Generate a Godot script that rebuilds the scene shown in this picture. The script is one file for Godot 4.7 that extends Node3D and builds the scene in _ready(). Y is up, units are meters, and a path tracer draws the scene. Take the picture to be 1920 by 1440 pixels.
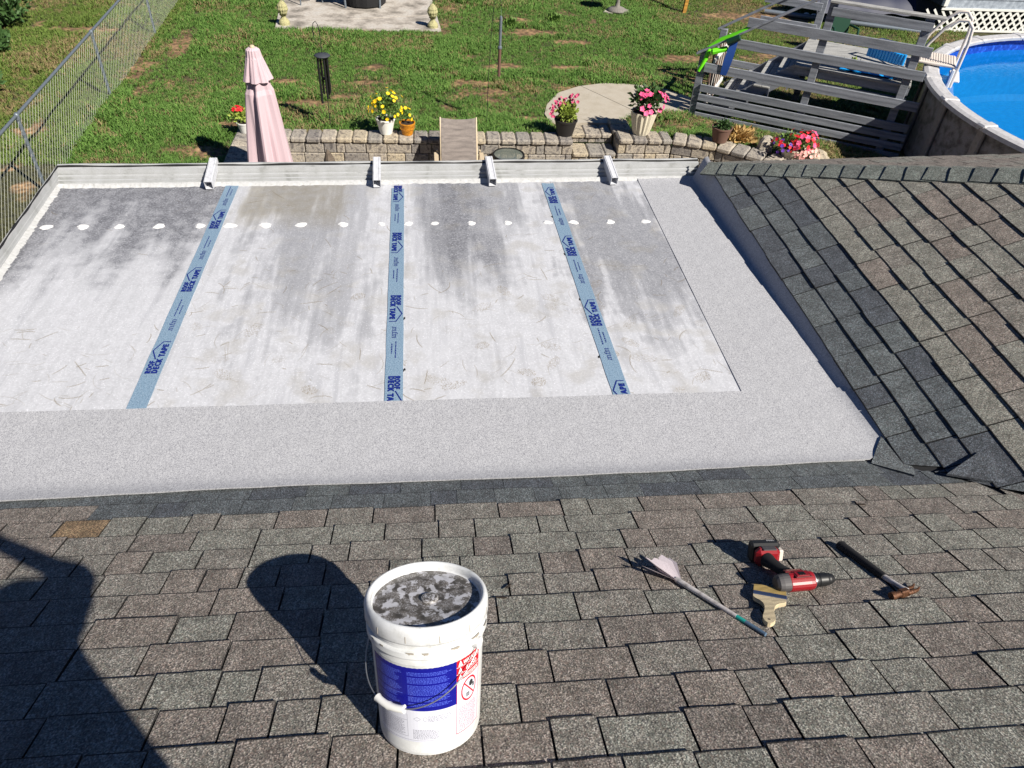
extends Node3D

const V3 := Vector3.ZERO
var M := {}
var names := {}
var rng := RandomNumberGenerator.new()

# ---------------------------------------------------------------- mesh builder
class MB:
	var v := PackedVector3Array()
	var n := PackedVector3Array()
	var t := PackedVector2Array()
	var c := PackedColorArray()
	var cc := Color.WHITE
	func tri(a: Vector3, b: Vector3, d: Vector3, na: Vector3, nb: Vector3, nd: Vector3, ua := Vector2.ZERO, ub := Vector2.ZERO, ud := Vector2.ZERO) -> void:
		v.append(a); v.append(d); v.append(b)
		n.append(na); n.append(nd); n.append(nb)
		t.append(ua); t.append(ud); t.append(ub)
		c.append(cc); c.append(cc); c.append(cc)
	func face(p: Array, out: Vector3) -> void:
		var a: Vector3 = p[0]
		var nn: Vector3 = (p[1] - a).cross(p[2] - a)
		if nn.length_squared() < 1e-16 and p.size() > 3:
			nn = (p[2] - a).cross(p[3] - a)
		nn = nn.normalized()
		if nn.dot(out) < 0.0:
			nn = -nn
			for i in range(1, p.size() - 1):
				tri(a, p[i + 1], p[i], nn, nn, nn)
		else:
			for i in range(1, p.size() - 1):
				tri(a, p[i], p[i + 1], nn, nn, nn)
	func quv(p: Array, out: Vector3, uv: Array) -> void:
		var a: Vector3 = p[0]
		var nn: Vector3 = (p[1] - a).cross(p[2] - a).normalized()
		if nn.dot(out) < 0.0:
			nn = -nn
			tri(a, p[2], p[1], nn, nn, nn, uv[0], uv[2], uv[1])
			tri(a, p[3], p[2], nn, nn, nn, uv[0], uv[3], uv[2])
		else:
			tri(a, p[1], p[2], nn, nn, nn, uv[0], uv[1], uv[2])
			tri(a, p[2], p[3], nn, nn, nn, uv[0], uv[2], uv[3])
	func box(xf: Transform3D, s: Vector3, bv := 0.0) -> void:
		var h := s * 0.5
		if bv <= 0.0:
			for ax in 3:
				for sg in [-1.0, 1.0]:
					var o := V3o(ax, sg)
					var b1: int = (ax + 1) % 3
					var b2: int = (ax + 2) % 3
					var q := []
					for e in [[-1, -1], [1, -1], [1, 1], [-1, 1]]:
						var p := Vector3.ZERO
						p[ax] = sg * h[ax]; p[b1] = e[0] * h[b1]; p[b2] = e[1] * h[b2]
						q.append(xf * p)
					face(q, xf.basis * o)
			return
		for ax in 3:
			var b1: int = (ax + 1) % 3
			var b2: int = (ax + 2) % 3
			for sg in [-1.0, 1.0]:
				var q := []
				for e in [[-1, -1], [1, -1], [1, 1], [-1, 1]]:
					q.append(xf * cp(h, bv, ax, sg, b1, e[0], b2, e[1]))
				face(q, xf.basis * V3o(ax, sg))
				for s2 in [-1.0, 1.0]:
					face([xf * cp(h, bv, ax, sg, b1, s2, b2, -1), xf * cp(h, bv, ax, sg, b1, s2, b2, 1), xf * cp(h, bv, b1, s2, ax, sg, b2, 1), xf * cp(h, bv, b1, s2, ax, sg, b2, -1)], xf.basis * (V3o(ax, sg) + V3o(b1, s2)))
		for sx in [-1.0, 1.0]:
			for sy in [-1.0, 1.0]:
				for sz in [-1.0, 1.0]:
					face([xf * cp(h, bv, 0, sx, 1, sy, 2, sz), xf * cp(h, bv, 1, sy, 0, sx, 2, sz), xf * cp(h, bv, 2, sz, 1, sy, 0, sx)], xf.basis * Vector3(sx, sy, sz))
	func cp(h: Vector3, bv: float, ax: int, s0: float, b1: int, s1: float, b2: int, s2: float) -> Vector3:
		var p := Vector3.ZERO
		p[ax] = s0 * h[ax]; p[b1] = s1 * (h[b1] - bv); p[b2] = s2 * (h[b2] - bv)
		return p
	func V3o(ax: int, sg: float) -> Vector3:
		var o := Vector3.ZERO
		o[ax] = sg
		return o
	func bar(a: Vector3, b: Vector3, w: float, h: float, up := Vector3.UP, bv := 0.0) -> void:
		var z := (b - a).normalized()
		var x := up.cross(z).normalized()
		var y := z.cross(x)
		box(Transform3D(Basis(x, y, z), (a + b) * 0.5), Vector3(w, h, a.distance_to(b)), bv)
	func tube(p: Array, r: Array, k := 8, caps := true) -> void:
		var m := p.size()
		var rings := []
		var d0: Vector3 = (p[1] - p[0]).normalized()
		var x := d0.cross(Vector3(0.31, 0.87, 0.37)).normalized()
		for i in m:
			var d: Vector3
			if i == 0: d = p[1] - p[0]
			elif i == m - 1: d = p[i] - p[i - 1]
			else: d = (p[i] - p[i - 1]).normalized() + (p[i + 1] - p[i]).normalized()
			d = d.normalized()
			x = (x - d * x.dot(d)).normalized()
			var y := d.cross(x)
			var ring := []
			for j in k:
				var a := TAU * j / k
				ring.append(x * cos(a) + y * sin(a))
			rings.append(ring)
		for i in m - 1:
			for j in k:
				var j2 := (j + 1) % k
				var a0: Vector3 = p[i] + rings[i][j] * r[i]
				var a1: Vector3 = p[i] + rings[i][j2] * r[i]
				var b0: Vector3 = p[i + 1] + rings[i + 1][j] * r[i + 1]
				var b1: Vector3 = p[i + 1] + rings[i + 1][j2] * r[i + 1]
				tri(a0, a1, b1, rings[i][j], rings[i][j2], rings[i + 1][j2])
				tri(a0, b1, b0, rings[i][j], rings[i + 1][j2], rings[i + 1][j])
		if caps:
			for e in [0, m - 1]:
				var q := []
				for j in k: q.append(p[e] + rings[e][j] * r[e])
				face(q, (p[e] - p[1 if e == 0 else m - 2]))
	func lathe(xf: Transform3D, pr: Array, k := 24, smooth := false, mod = null) -> void:
		var m := pr.size()
		var sn := []
		for i in m - 1:
			var d: Vector2 = pr[i + 1] - pr[i]
			sn.append(Vector2(d.y, -d.x).normalized())
		for i in m - 1:
			var n0: Vector2 = sn[i]
			var n1: Vector2 = sn[i]
			if smooth:
				if i > 0: n0 = (sn[i] + sn[i - 1]).normalized()
				if i < m - 2: n1 = (sn[i] + sn[i + 1]).normalized()
			for j in k:
				var a0 := TAU * j / k
				var a1 := TAU * (j + 1) / k
				var r00: float = pr[i].x; var r01: float = pr[i].x; var r10: float = pr[i + 1].x; var r11: float = pr[i + 1].x
				if mod != null:
					r00 *= mod.call(a0, pr[i].y); r01 *= mod.call(a1, pr[i].y); r10 *= mod.call(a0, pr[i + 1].y); r11 *= mod.call(a1, pr[i + 1].y)
				var c0 := Vector3(sin(a0), 0, cos(a0)); var c1 := Vector3(sin(a1), 0, cos(a1))
				var P00 := xf * (c0 * r00 + Vector3(0, pr[i].y, 0)); var P01 := xf * (c1 * r01 + Vector3(0, pr[i].y, 0))
				var P10 := xf * (c0 * r10 + Vector3(0, pr[i + 1].y, 0)); var P11 := xf * (c1 * r11 + Vector3(0, pr[i + 1].y, 0))
				if mod != null:
					face([P00, P01, P11], xf.basis * (c0 * n0.x + Vector3(0, n0.y, 0)))
					face([P00, P11, P10], xf.basis * (c0 * n0.x + Vector3(0, n0.y, 0)))
					continue
				var N00 := (xf.basis * (c0 * n0.x + Vector3(0, n0.y, 0))).normalized(); var N01 := (xf.basis * (c1 * n0.x + Vector3(0, n0.y, 0))).normalized()
				var N10 := (xf.basis * (c0 * n1.x + Vector3(0, n1.y, 0))).normalized(); var N11 := (xf.basis * (c1 * n1.x + Vector3(0, n1.y, 0))).normalized()
				var u0 := Vector2(float(j) / k, float(i) / (m - 1)); var u1 := Vector2(float(j + 1) / k, float(i) / (m - 1))
				var u2 := Vector2(float(j + 1) / k, float(i + 1) / (m - 1)); var u3 := Vector2(float(j) / k, float(i + 1) / (m - 1))
				if r00 + r01 > 1e-6: tri(P00, P01, P11, N00, N01, N11, u0, u1, u2)
				if r10 + r11 > 1e-6: tri(P00, P11, P10, N00, N11, N10, u0, u2, u3)
	func prism(poly: PackedVector2Array, d: float, xf: Transform3D) -> void:
		var idx := Geometry2D.triangulate_polygon(poly)
		var zn := xf.basis.z
		for i in range(0, idx.size(), 3):
			var a := poly[idx[i]]; var b := poly[idx[i + 1]]; var e := poly[idx[i + 2]]
			face([xf * Vector3(a.x, a.y, d), xf * Vector3(b.x, b.y, d), xf * Vector3(e.x, e.y, d)], zn)
			face([xf * Vector3(a.x, a.y, 0), xf * Vector3(b.x, b.y, 0), xf * Vector3(e.x, e.y, 0)], -zn)
		var area := 0.0
		for i in poly.size():
			var a := poly[i]; var b := poly[(i + 1) % poly.size()]
			area += a.x * b.y - b.x * a.y
		for i in poly.size():
			var a := poly[i]; var b := poly[(i + 1) % poly.size()]
			var o := Vector3(b.y - a.y, a.x - b.x, 0) * (1.0 if area > 0.0 else -1.0)
			face([xf * Vector3(a.x, a.y, 0), xf * Vector3(b.x, b.y, 0), xf * Vector3(b.x, b.y, d), xf * Vector3(a.x, a.y, d)], xf.basis * o)
	# a smooth sheet f(u, v), u and v in 0..1; out gives the side that faces up
	func sheet(f: Callable, nu: int, nv: int, out: Vector3, uvf = null) -> void:
		var p := []
		for i in nu + 1:
			var row := []
			for j in nv + 1: row.append(f.call(float(i) / nu, float(j) / nv))
			p.append(row)
		var nr := []
		for i in nu + 1:
			var row := []
			for j in nv + 1:
				var du: Vector3 = p[mini(i + 1, nu)][j] - p[maxi(i - 1, 0)][j]
				var dv: Vector3 = p[i][mini(j + 1, nv)] - p[i][maxi(j - 1, 0)]
				var q := du.cross(dv).normalized()
				row.append(q if q.dot(out) >= 0.0 else -q)
			nr.append(row)
		for i in nu:
			for j in nv:
				var a: Vector3 = p[i][j]; var b: Vector3 = p[i + 1][j]; var e: Vector3 = p[i + 1][j + 1]; var g: Vector3 = p[i][j + 1]
				var uv := []
				for q in [a, b, e, g]: uv.append(uvf.call(q) if uvf != null else Vector2.ZERO)
				if (b - a).cross(e - a).dot(out) >= 0.0:
					tri(a, b, e, nr[i][j], nr[i + 1][j], nr[i + 1][j + 1], uv[0], uv[1], uv[2])
					tri(a, e, g, nr[i][j], nr[i + 1][j + 1], nr[i][j + 1], uv[0], uv[2], uv[3])
				else:
					tri(a, e, b, nr[i][j], nr[i + 1][j + 1], nr[i + 1][j], uv[0], uv[2], uv[1])
					tri(a, g, e, nr[i][j], nr[i][j + 1], nr[i + 1][j + 1], uv[0], uv[3], uv[2])
	func mesh(mat: Material) -> ArrayMesh:
		var am := ArrayMesh.new()
		var ar := []
		ar.resize(Mesh.ARRAY_MAX)
		ar[Mesh.ARRAY_VERTEX] = v; ar[Mesh.ARRAY_NORMAL] = n; ar[Mesh.ARRAY_TEX_UV] = t; ar[Mesh.ARRAY_COLOR] = c
		am.add_surface_from_arrays(Mesh.PRIMITIVE_TRIANGLES, ar)
		if mat: am.surface_set_material(0, mat)
		return am

# ---------------------------------------------------------------- scene helpers
func numbered(called: String) -> String:
	if not names.has(called):
		names[called] = 0
		return called
	names[called] += 1
	return "%s_%03d" % [called, names[called]]

func obj(called: String, b: MB, mat: Material, parent: Node = self) -> MeshInstance3D:
	var o := MeshInstance3D.new()
	o.mesh = b.mesh(mat)
	o.name = numbered(called) if parent == self else called
	parent.add_child(o, true)
	return o

func put(called: String, mesh: Mesh, xf: Transform3D, parent: Node) -> MeshInstance3D:
	var o := MeshInstance3D.new()
	o.mesh = mesh; o.name = called; o.transform = xf
	parent.add_child(o, true)
	return o

func tag(o: Node, label: String, category: String, group := "") -> void:
	o.set_meta("label", label); o.set_meta("category", category)
	if group != "": o.set_meta("group", group)

func thing(called: String, label: String, category: String, at := Vector3.ZERO, group := "") -> Node3D:
	var o := Node3D.new()
	o.name = numbered(called); add_child(o); o.position = at
	tag(o, label, category, group)
	return o

func struct(called: String, b: MB, mat: Material) -> MeshInstance3D:
	var o := obj(called, b, mat)
	o.set_meta("kind", "structure")
	return o

func X(at: Vector3, x := Vector3.RIGHT, y := Vector3.UP, z := Vector3.BACK) -> Transform3D:
	return Transform3D(Basis(x, y, z), at)

func srgb(r: float, g: float, b: float) -> Color:
	return Color(r / 255.0, g / 255.0, b / 255.0)

# ---------------------------------------------------------------- textures and materials
func noise_bytes(w: int, h: int, freq: float, sd: int, oct := 3, kind := FastNoiseLite.TYPE_SIMPLEX_SMOOTH, frac := FastNoiseLite.FRACTAL_FBM) -> PackedByteArray:
	var f := FastNoiseLite.new()
	f.noise_type = kind; f.frequency = freq; f.seed = sd; f.fractal_octaves = oct
	f.fractal_type = frac if oct > 1 else FastNoiseLite.FRACTAL_NONE
	var im := f.get_seamless_image(w, h)
	im.convert(Image.FORMAT_L8)
	return im.get_data()

func lut_tex(d: PackedByteArray, w: int, h: int, stops: Array, grain := 0.0, d2 := PackedByteArray(), amp2 := 0.0) -> ImageTexture:
	# stops: [[pos, Color] ...]
	var g := Gradient.new()
	var off := PackedFloat32Array(); var cl := PackedColorArray()
	for s in stops:
		off.append(s[0]); cl.append(s[1])
	g.offsets = off; g.colors = cl
	var lut := []
	for i in 256: lut.append(g.sample(i / 255.0))
	var out := PackedByteArray()
	out.resize(w * h * 3)
	var r := RandomNumberGenerator.new()
	r.seed = 77
	for i in w * h:
		var k: Color = lut[d[i]]
		var m := 1.0
		if grain > 0.0: m += (r.randf() - 0.5) * grain
		if amp2 != 0.0: m += (d2[i] / 255.0 - 0.5) * amp2
		out[i * 3] = clampi(int(k.r * m * 255.0), 0, 255)
		out[i * 3 + 1] = clampi(int(k.g * m * 255.0), 0, 255)
		out[i * 3 + 2] = clampi(int(k.b * m * 255.0), 0, 255)
	var im := Image.create_from_data(w, h, false, Image.FORMAT_RGB8, out)
	im.generate_mipmaps()
	return ImageTexture.create_from_image(im)

func normal_tex(d: PackedByteArray, w: int, h: int, strength: float) -> ImageTexture:
	var im := Image.create_from_data(w, h, false, Image.FORMAT_L8, d)
	im.convert(Image.FORMAT_RGBA8)
	im.bump_map_to_normal_map(strength)
	im.generate_mipmaps()
	return ImageTexture.create_from_image(im)

func mat(c: Color, rough := 0.8, metal := 0.0) -> StandardMaterial3D:
	var m := StandardMaterial3D.new()
	m.albedo_color = c; m.roughness = rough; m.metallic = metal
	return m

func tri_mat(c: Color, tex: Texture2D, per_m: float, rough := 0.85, nrm: Texture2D = null, ns := 1.0, world := true) -> StandardMaterial3D:
	var m := mat(c, rough)
	m.albedo_texture = tex
	m.uv1_triplanar = true
	m.uv1_world_triplanar = world
	m.uv1_scale = Vector3.ONE * per_m
	if nrm:
		m.normal_enabled = true; m.normal_texture = nrm; m.normal_scale = ns
	return m

func vary(base: StandardMaterial3D, c: Color) -> StandardMaterial3D:
	var m: StandardMaterial3D = base.duplicate()
	m.albedo_color = c
	return m

func make_materials() -> void:
	var S := 512
	# mineral granules: fine speckle over soft blotches
	var gq := RandomNumberGenerator.new()
	gq.seed = 1234
	var chips := [Color(0.29, 0.29, 0.3), Color(0.41, 0.41, 0.4), Color(0.54, 0.54, 0.54), Color(0.59, 0.57, 0.54), Color(0.62, 0.55, 0.53), Color(0.56, 0.61, 0.58), Color(0.71, 0.71, 0.7), Color(0.88, 0.88, 0.87), Color(0.96, 0.96, 0.96)]
	var pick := [0, 0, 1, 1, 2, 2, 2, 3, 3, 4, 5, 6, 6, 7, 8]
	var gi := Image.create(220, 220, false, Image.FORMAT_RGB8)
	for j in 220:
		for i in 220: gi.set_pixel(i, j, chips[pick[gq.randi() % pick.size()]])
	gi.resize(S, S, Image.INTERPOLATE_BILINEAR)
	var bl := noise_bytes(S, S, 0.012, 5, 3)
	for j in S:
		for i in S:
			var k := 1.0 + (bl[j * S + i] / 255.0 - 0.5) * 0.3
			var c := gi.get_pixel(i, j)
			gi.set_pixel(i, j, Color(minf(1.0, c.r * k * 1.12), minf(1.0, c.g * k * 1.12), minf(1.0, c.b * k * 1.12)))
	var gl: Image = gi.duplicate()
	gl.convert(Image.FORMAT_L8)
	var gr := gl.get_data()
	gi.generate_mipmaps()
	var gran := ImageTexture.create_from_image(gi)
	var gn := normal_tex(gr, S, S, 5.0)
	M.gran = tri_mat(Color.WHITE, gran, 1.55, 0.95, gn, 0.5)
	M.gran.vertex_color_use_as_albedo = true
	for k in [["sg", 182, 181, 173], ["sb", 182, 177, 170], ["sr", 180, 170, 163], ["sd", 171, 162, 156], ["so", 184, 156, 124], ["dk", 128, 136, 143], ["dd", 116, 123, 134], ["dl", 138, 146, 151], ["cap", 152, 160, 156], ["capd", 138, 145, 143]]:
		M[k[0]] = vary(M.gran, srgb(k[1], k[2], k[3]))
	M.felt = mat(srgb(38, 38, 40), 1.0)
	# white granulated membrane
	var mi := Image.create(200, 200, false, Image.FORMAT_L8)
	for j in 200:
		for i in 200: mi.set_pixel(i, j, Color.WHITE * (0.5 + 0.5 * (gq.randf() - gq.randf())))
	mi.resize(S, S, Image.INTERPOLATE_BILINEAR)
	var mg := lut_tex(mi.get_data(), S, S, [[0.0, Color(0.5, 0.5, 0.52)], [0.3, Color(0.74, 0.74, 0.76)], [0.5, Color(0.88, 0.88, 0.89)], [0.75, Color(1, 1, 1)], [1.0, Color(1, 1, 1)]], 0.05, noise_bytes(S, S, 0.008, 17, 3), 0.04)
	M.membrane = tri_mat(srgb(189, 190, 193), mg, 2.1, 0.95, gn, 0.25)
	M.membrane_back = mat(srgb(30, 33, 40), 0.8)
	# white painted metal, weathered
	var wp := lut_tex(noise_bytes(S, S, 0.02, 23, 4), S, S, [[0.0, Color(0.74, 0.74, 0.72)], [0.3, Color(0.92, 0.92, 0.91)], [1.0, Color(1, 1, 1)]], 0.08)
	M.gutter = tri_mat(srgb(178, 180, 183), wp, 0.6, 0.45)
	M.caulk = tri_mat(srgb(196, 197, 199), wp, 3.0, 0.7, gn, 0.8)
	M.sealant = mat(srgb(222, 222, 222), 0.6)
	var gv := lut_tex(noise_bytes(256, 256, 0.03, 29, 3), 256, 256, [[0.0, Color(0.7, 0.71, 0.73)], [1.0, Color(1, 1, 1)]], 0.1)
	M.tube = tri_mat(srgb(206, 208, 216), wp, 2.0, 0.4)
	M.galv = tri_mat(srgb(140, 150, 160), gv, 5.0, 0.5)
	M.galv.metallic = 0.4
	M.wire = mat(srgb(190, 194, 186), 0.6)
	# deck tape
	var tp := lut_tex(noise_bytes(256, 256, 0.16, 31, 2), 256, 256, [[0.0, Color(0.55, 0.62, 0.68)], [0.5, Color(0.82, 0.88, 0.92)], [1.0, Color(1, 1, 1)]], 0.12)
	M.tape = tri_mat(srgb(150, 168, 184), tp, 2.6, 0.55)
	M.print = mat(srgb(10, 34, 118), 0.6)
	M.tar_shade = mat(srgb(20, 20, 22), 0.7)  # for drips, and for the painted shade under the gutter lip
	# stone
	var st := noise_bytes(S, S, 0.012, 41, 4)
	var st2 := noise_bytes(S, S, 0.07, 43, 3)
	var stx := lut_tex(st, S, S, [[0.0, Color(0.52, 0.5, 0.5)], [0.35, Color(0.73, 0.71, 0.69)], [0.55, Color(0.94, 0.91, 0.85)], [0.72, Color(0.75, 0.73, 0.71)], [1.0, Color(1, 0.98, 0.94)]], 0.12, st2, 0.4)
	var sn := normal_tex(st2, S, S, 6.0)
	M.stone = tri_mat(Color.WHITE, stx, 1.6, 0.95, sn, 1.0)
	var sc := [[198, 193, 186], [184, 181, 178], [170, 169, 169], [206, 198, 182], [158, 156, 157], [192, 187, 180]]
	for i in sc.size(): M["st%d" % i] = vary(M.stone, srgb(sc[i][0], sc[i][1], sc[i][2]))
	M.patio = tri_mat(srgb(170, 162, 150), stx, 0.9, 0.95)
	var cc := lut_tex(noise_bytes(S, S, 0.01, 47, 4), S, S, [[0.0, Color(0.92, 0.91, 0.89)], [0.5, Color(0.97, 0.96, 0.95)], [1.0, Color(1, 1, 1)]], 0.08, st2, 0.08)
	M.concrete = tri_mat(srgb(176, 169, 156), cc, 0.7, 0.95)
	var ct := lut_tex(noise_bytes(S, S, 0.009, 48, 5), S, S, [[0.0, Color(0.55, 0.54, 0.52)], [0.3, Color(0.8, 0.78, 0.76)], [0.6, Color(0.97, 0.95, 0.93)], [1.0, Color(1, 1, 1)]], 0.12, st2, 0.2)
	M.slab = tri_mat(srgb(186, 182, 176), ct, 0.35, 0.95)
	# wood, stained grey
	var wn := FastNoiseLite.new()
	wn.frequency = 0.02; wn.seed = 51; wn.fractal_octaves = 4
	var wi := wn.get_seamless_image(64, 512)
	wi.resize(512, 512, Image.INTERPOLATE_CUBIC); wi.convert(Image.FORMAT_L8)
	var wd := wi.get_data()
	var wood := lut_tex(wd, S, S, [[0.0, Color(0.66, 0.66, 0.67)], [0.5, Color(0.88, 0.88, 0.88)], [1.0, Color(1, 1, 1)]], 0.14, st2, 0.25)
	M.deck = tri_mat(srgb(148, 153, 162), wood, 1.7, 0.85)
	M.deck2 = tri_mat(srgb(156, 161, 171), wood, 1.5, 0.85)
	M.deck_top = tri_mat(srgb(176, 176, 174), wood, 1.4, 0.85)
	M.gate_wood = tri_mat(srgb(128, 106, 92), wood, 1.5, 0.85)
	M.new_wood = tri_mat(srgb(206, 152, 62), wood, 1.6, 0.8)
	M.old_wood = tri_mat(srgb(110, 98, 86), wood, 3.0, 0.95)
	M.white_plastic = mat(srgb(228, 228, 224), 0.45)
	M.cream = mat(srgb(214, 204, 194), 0.5)
	M.siding = tri_mat(srgb(178, 188, 200), gv, 0.9, 0.5)
	M.rim = tri_mat(srgb(200, 199, 202), wp, 1.0, 0.45)
	M.pool_wall = tri_mat(srgb(140, 140, 142), ct, 1.1, 0.7)
	M.upright = tri_mat(srgb(146, 142, 140), wp, 1.2, 0.5)
	var ln := lut_tex(noise_bytes(S, S, 0.02, 61, 4, FastNoiseLite.TYPE_CELLULAR), S, S, [[0.0, Color(0.1, 0.25, 0.55)], [0.5, Color(0.16, 0.36, 0.72)], [0.8, Color(0.35, 0.6, 0.95)], [1.0, Color(0.7, 0.85, 1)]], 0.05)
	M.liner_band = tri_mat(srgb(160, 190, 235), ln, 1.3, 0.4)
	M.liner = tri_mat(srgb(40, 172, 228), gv, 0.8, 0.5)
	var wv := normal_tex(noise_bytes(S, S, 0.03, 67, 3), S, S, 3.0)
	M.water = mat(Color(0.0, 0.52, 0.86, 0.6), 0.03)
	M.water.metallic_specular = 0.25
	M.water.transparency = BaseMaterial3D.TRANSPARENCY_ALPHA
	M.water.uv1_triplanar = true; M.water.uv1_world_triplanar = true; M.water.uv1_scale = Vector3.ONE * 0.7
	M.water.normal_enabled = true; M.water.normal_texture = wv; M.water.normal_scale = 0.12
	# soil and cloth
	var cn := noise_bytes(256, 256, 0.09, 73, 3)
	var cl := lut_tex(cn, 256, 256, [[0.0, Color(0.86, 0.86, 0.86)], [1.0, Color(1, 1, 1)]], 0.06)
	M.pink = tri_mat(srgb(212, 188, 196), cl, 5.0, 0.9)
	M.pink.rim_enabled = true; M.pink.rim = 0.2
	M.black = mat(srgb(26, 27, 29), 0.45)
	M.black_rough = tri_mat(srgb(30, 30, 33), cl, 9.0, 0.85, gn, 0.6)
	M.iron = mat(srgb(44, 45, 46), 0.55, 0.3)
	M.bucket = tri_mat(srgb(224, 226, 228), wp, 2.2, 0.38)
	M.bucket_lid = tri_mat(srgb(222, 224, 227), wp, 3.0, 0.42)
	M.dried = tri_mat(srgb(168, 160, 148), cl, 9.0, 0.9)
	M.steel = mat(srgb(170, 172, 175), 0.35, 0.8)
	M.rust = tri_mat(srgb(120, 84, 62), stx, 14.0, 0.5, sn, 0.6, false)
	M.rust.metallic = 0.5
	M.red = tri_mat(srgb(150, 20, 32), cl, 12.0, 0.4)
	M.dark_red = mat(srgb(96, 14, 20), 0.5)
	M.grey_plastic = mat(srgb(72, 70, 72), 0.6)
	M.handle_wood = tri_mat(srgb(222, 204, 168), wood, 6.0, 0.6)
	M.bristle = tri_mat(srgb(190, 162, 98), wood, 9.0, 0.95)
	M.navy = mat(srgb(44, 58, 88), 0.5)
	M.stick_white = tri_mat(srgb(212, 210, 212), ct, 6.0, 0.7)
	M.flap = tri_mat(srgb(228, 216, 220), cl, 8.0, 0.75)
	M.flap.backlight_enabled = true; M.flap.backlight = Color(0.15, 0.12, 0.12)
	M.teal = mat(srgb(40, 160, 150), 0.5)
	M.slate = mat(srgb(84, 106, 128), 0.5)
	M.sling = tri_mat(srgb(168, 158, 152), wood, 2.2, 0.85)
	M.tan_frame = mat(srgb(196, 178, 150), 0.5)
	M.terracotta = tri_mat(srgb(112, 84, 72), cl, 4.0, 0.9)
	M.orange_pot = tri_mat(srgb(220, 148, 34), ct, 5.0, 0.6)
	M.cream_pot = tri_mat(srgb(218, 210, 190), wp, 3.0, 0.7)
	M.black_pot = mat(srgb(34, 32, 32), 0.6)
	M.soil = tri_mat(srgb(52, 42, 34), cl, 8.0, 1.0)
	M.leaf = leafmat(srgb(92, 122, 52)); M.leaf_lime = leafmat(srgb(142, 160, 70)); M.leaf_dark = leafmat(srgb(62, 92, 46)); M.leaf_dry = leafmat(srgb(182, 152, 98))
	M.f_yellow = leafmat(srgb(246, 206, 24)); M.f_pink = leafmat(srgb(238, 90, 140)); M.f_mauve = leafmat(srgb(190, 74, 112)); M.f_red = leafmat(srgb(214, 32, 44)); M.f_purple = leafmat(srgb(96, 52, 160)); M.f_peach = leafmat(srgb(248, 180, 170))
	M.lime = mat(srgb(112, 226, 30), 0.45)
	M.blue_cloth = tri_mat(srgb(40, 88, 176), cl, 8.0, 0.9)
	M.blue_float = mat(srgb(30, 150, 226), 0.35)
	M.green_plastic = mat(srgb(24, 62, 46), 0.4)
	M.tarp = mat(srgb(26, 34, 62), 0.6)
	M.charcoal = mat(srgb(58, 62, 70), 0.7)
	M.pine = tri_mat(srgb(204, 204, 160), stx, 4.0, 0.95)
	M.granite = tri_mat(srgb(150, 150, 150), stx, 5.0, 0.9)
	M.glass = mat(Color(0.5, 0.53, 0.5, 0.45), 0.06)
	M.glass.transparency = BaseMaterial3D.TRANSPARENCY_ALPHA
	M.house = tri_mat(srgb(196, 190, 178), wp, 0.5, 0.8)
	M.vcol = mat(Color.WHITE, 0.85)
	M.vcol.vertex_color_use_as_albedo = true

func leafmat(c: Color) -> StandardMaterial3D:
	var m := mat(c, 0.6)
	m.backlight_enabled = true
	m.backlight = Color(c.r * 0.35, c.g * 0.35, c.b * 0.35)
	m.cull_mode = BaseMaterial3D.CULL_DISABLED
	return m

# ---------------------------------------------------------------- roof frames
const C24 := 0.9135455
const S24 := 0.4067366

func np(x: float, h: float, s: float) -> Vector3:      # near slope: x along courses, s up the slope, h off it
	return Vector3(x, 3.607 + S24 * s + C24 * h, C24 * s - S24 * h)
func rp(z: float, h: float, s: float) -> Vector3:      # side slope: s up from its eave
	return Vector3(2.266 + C24 * s - S24 * h, 2.614 + S24 * s + C24 * h, z)
const K := 0.9273                                      # metres to one unit of the patio roof's plan grid
func fp(x: float, h: float, z: float) -> Vector3:      # low slope patio roof, x and z in plan grid units
	return Vector3(x * K, 2.686 + 0.0437 * z * K + h, z * K)

func slab(b: MB, P: Callable, u0: float, u1: float, u0t: float, u1t: float, s0: float, s1: float, h0: float, h1: float, up: Vector3) -> void:
	# a wedge shaped shingle: butt edge at s0 (height h0), top at s1 (height h1); three steps along its worn butt edge
	var k := 3
	var j := [0.0, rng.randf_range(-0.0022, 0.0022), rng.randf_range(-0.0022, 0.0022), 0.0]
	var lo := []; var hi := []; var bo := []; var md := []
	var shadow_edge := 0.0034                                # bare cut edge, darkened to stand in for the hidden butt shadow line
	for i in k + 1:
		var f := float(i) / k
		var e := shadow_edge + rng.randf_range(-0.0012, 0.0014)
		lo.append(P.call(lerpf(u0, u1, f), h0, s0 + j[i])); hi.append(P.call(lerpf(u0t, u1t, f), h1, s1)); bo.append(P.call(lerpf(u0, u1, f), -0.001, s0 + j[i]))
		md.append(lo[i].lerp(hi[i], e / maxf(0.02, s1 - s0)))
	var dn: Vector3 = lo[0] - hi[0]
	var edge_dark := Color(0.11, 0.11, 0.12)  # near-black for the cut faces and the painted shadow line
	for i in k:
		b.face([md[i], md[i + 1], hi[i + 1], hi[i]], up)
		b.cc = edge_dark
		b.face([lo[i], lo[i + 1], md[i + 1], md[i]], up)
		b.face([lo[i], lo[i + 1], bo[i + 1], bo[i]], dn)
		b.cc = Color.WHITE
	var side: Vector3 = lo[k] - lo[0]
	b.cc = edge_dark
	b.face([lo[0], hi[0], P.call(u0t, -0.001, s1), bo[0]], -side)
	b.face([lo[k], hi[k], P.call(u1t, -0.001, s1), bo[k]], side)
	b.cc = Color.WHITE

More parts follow.
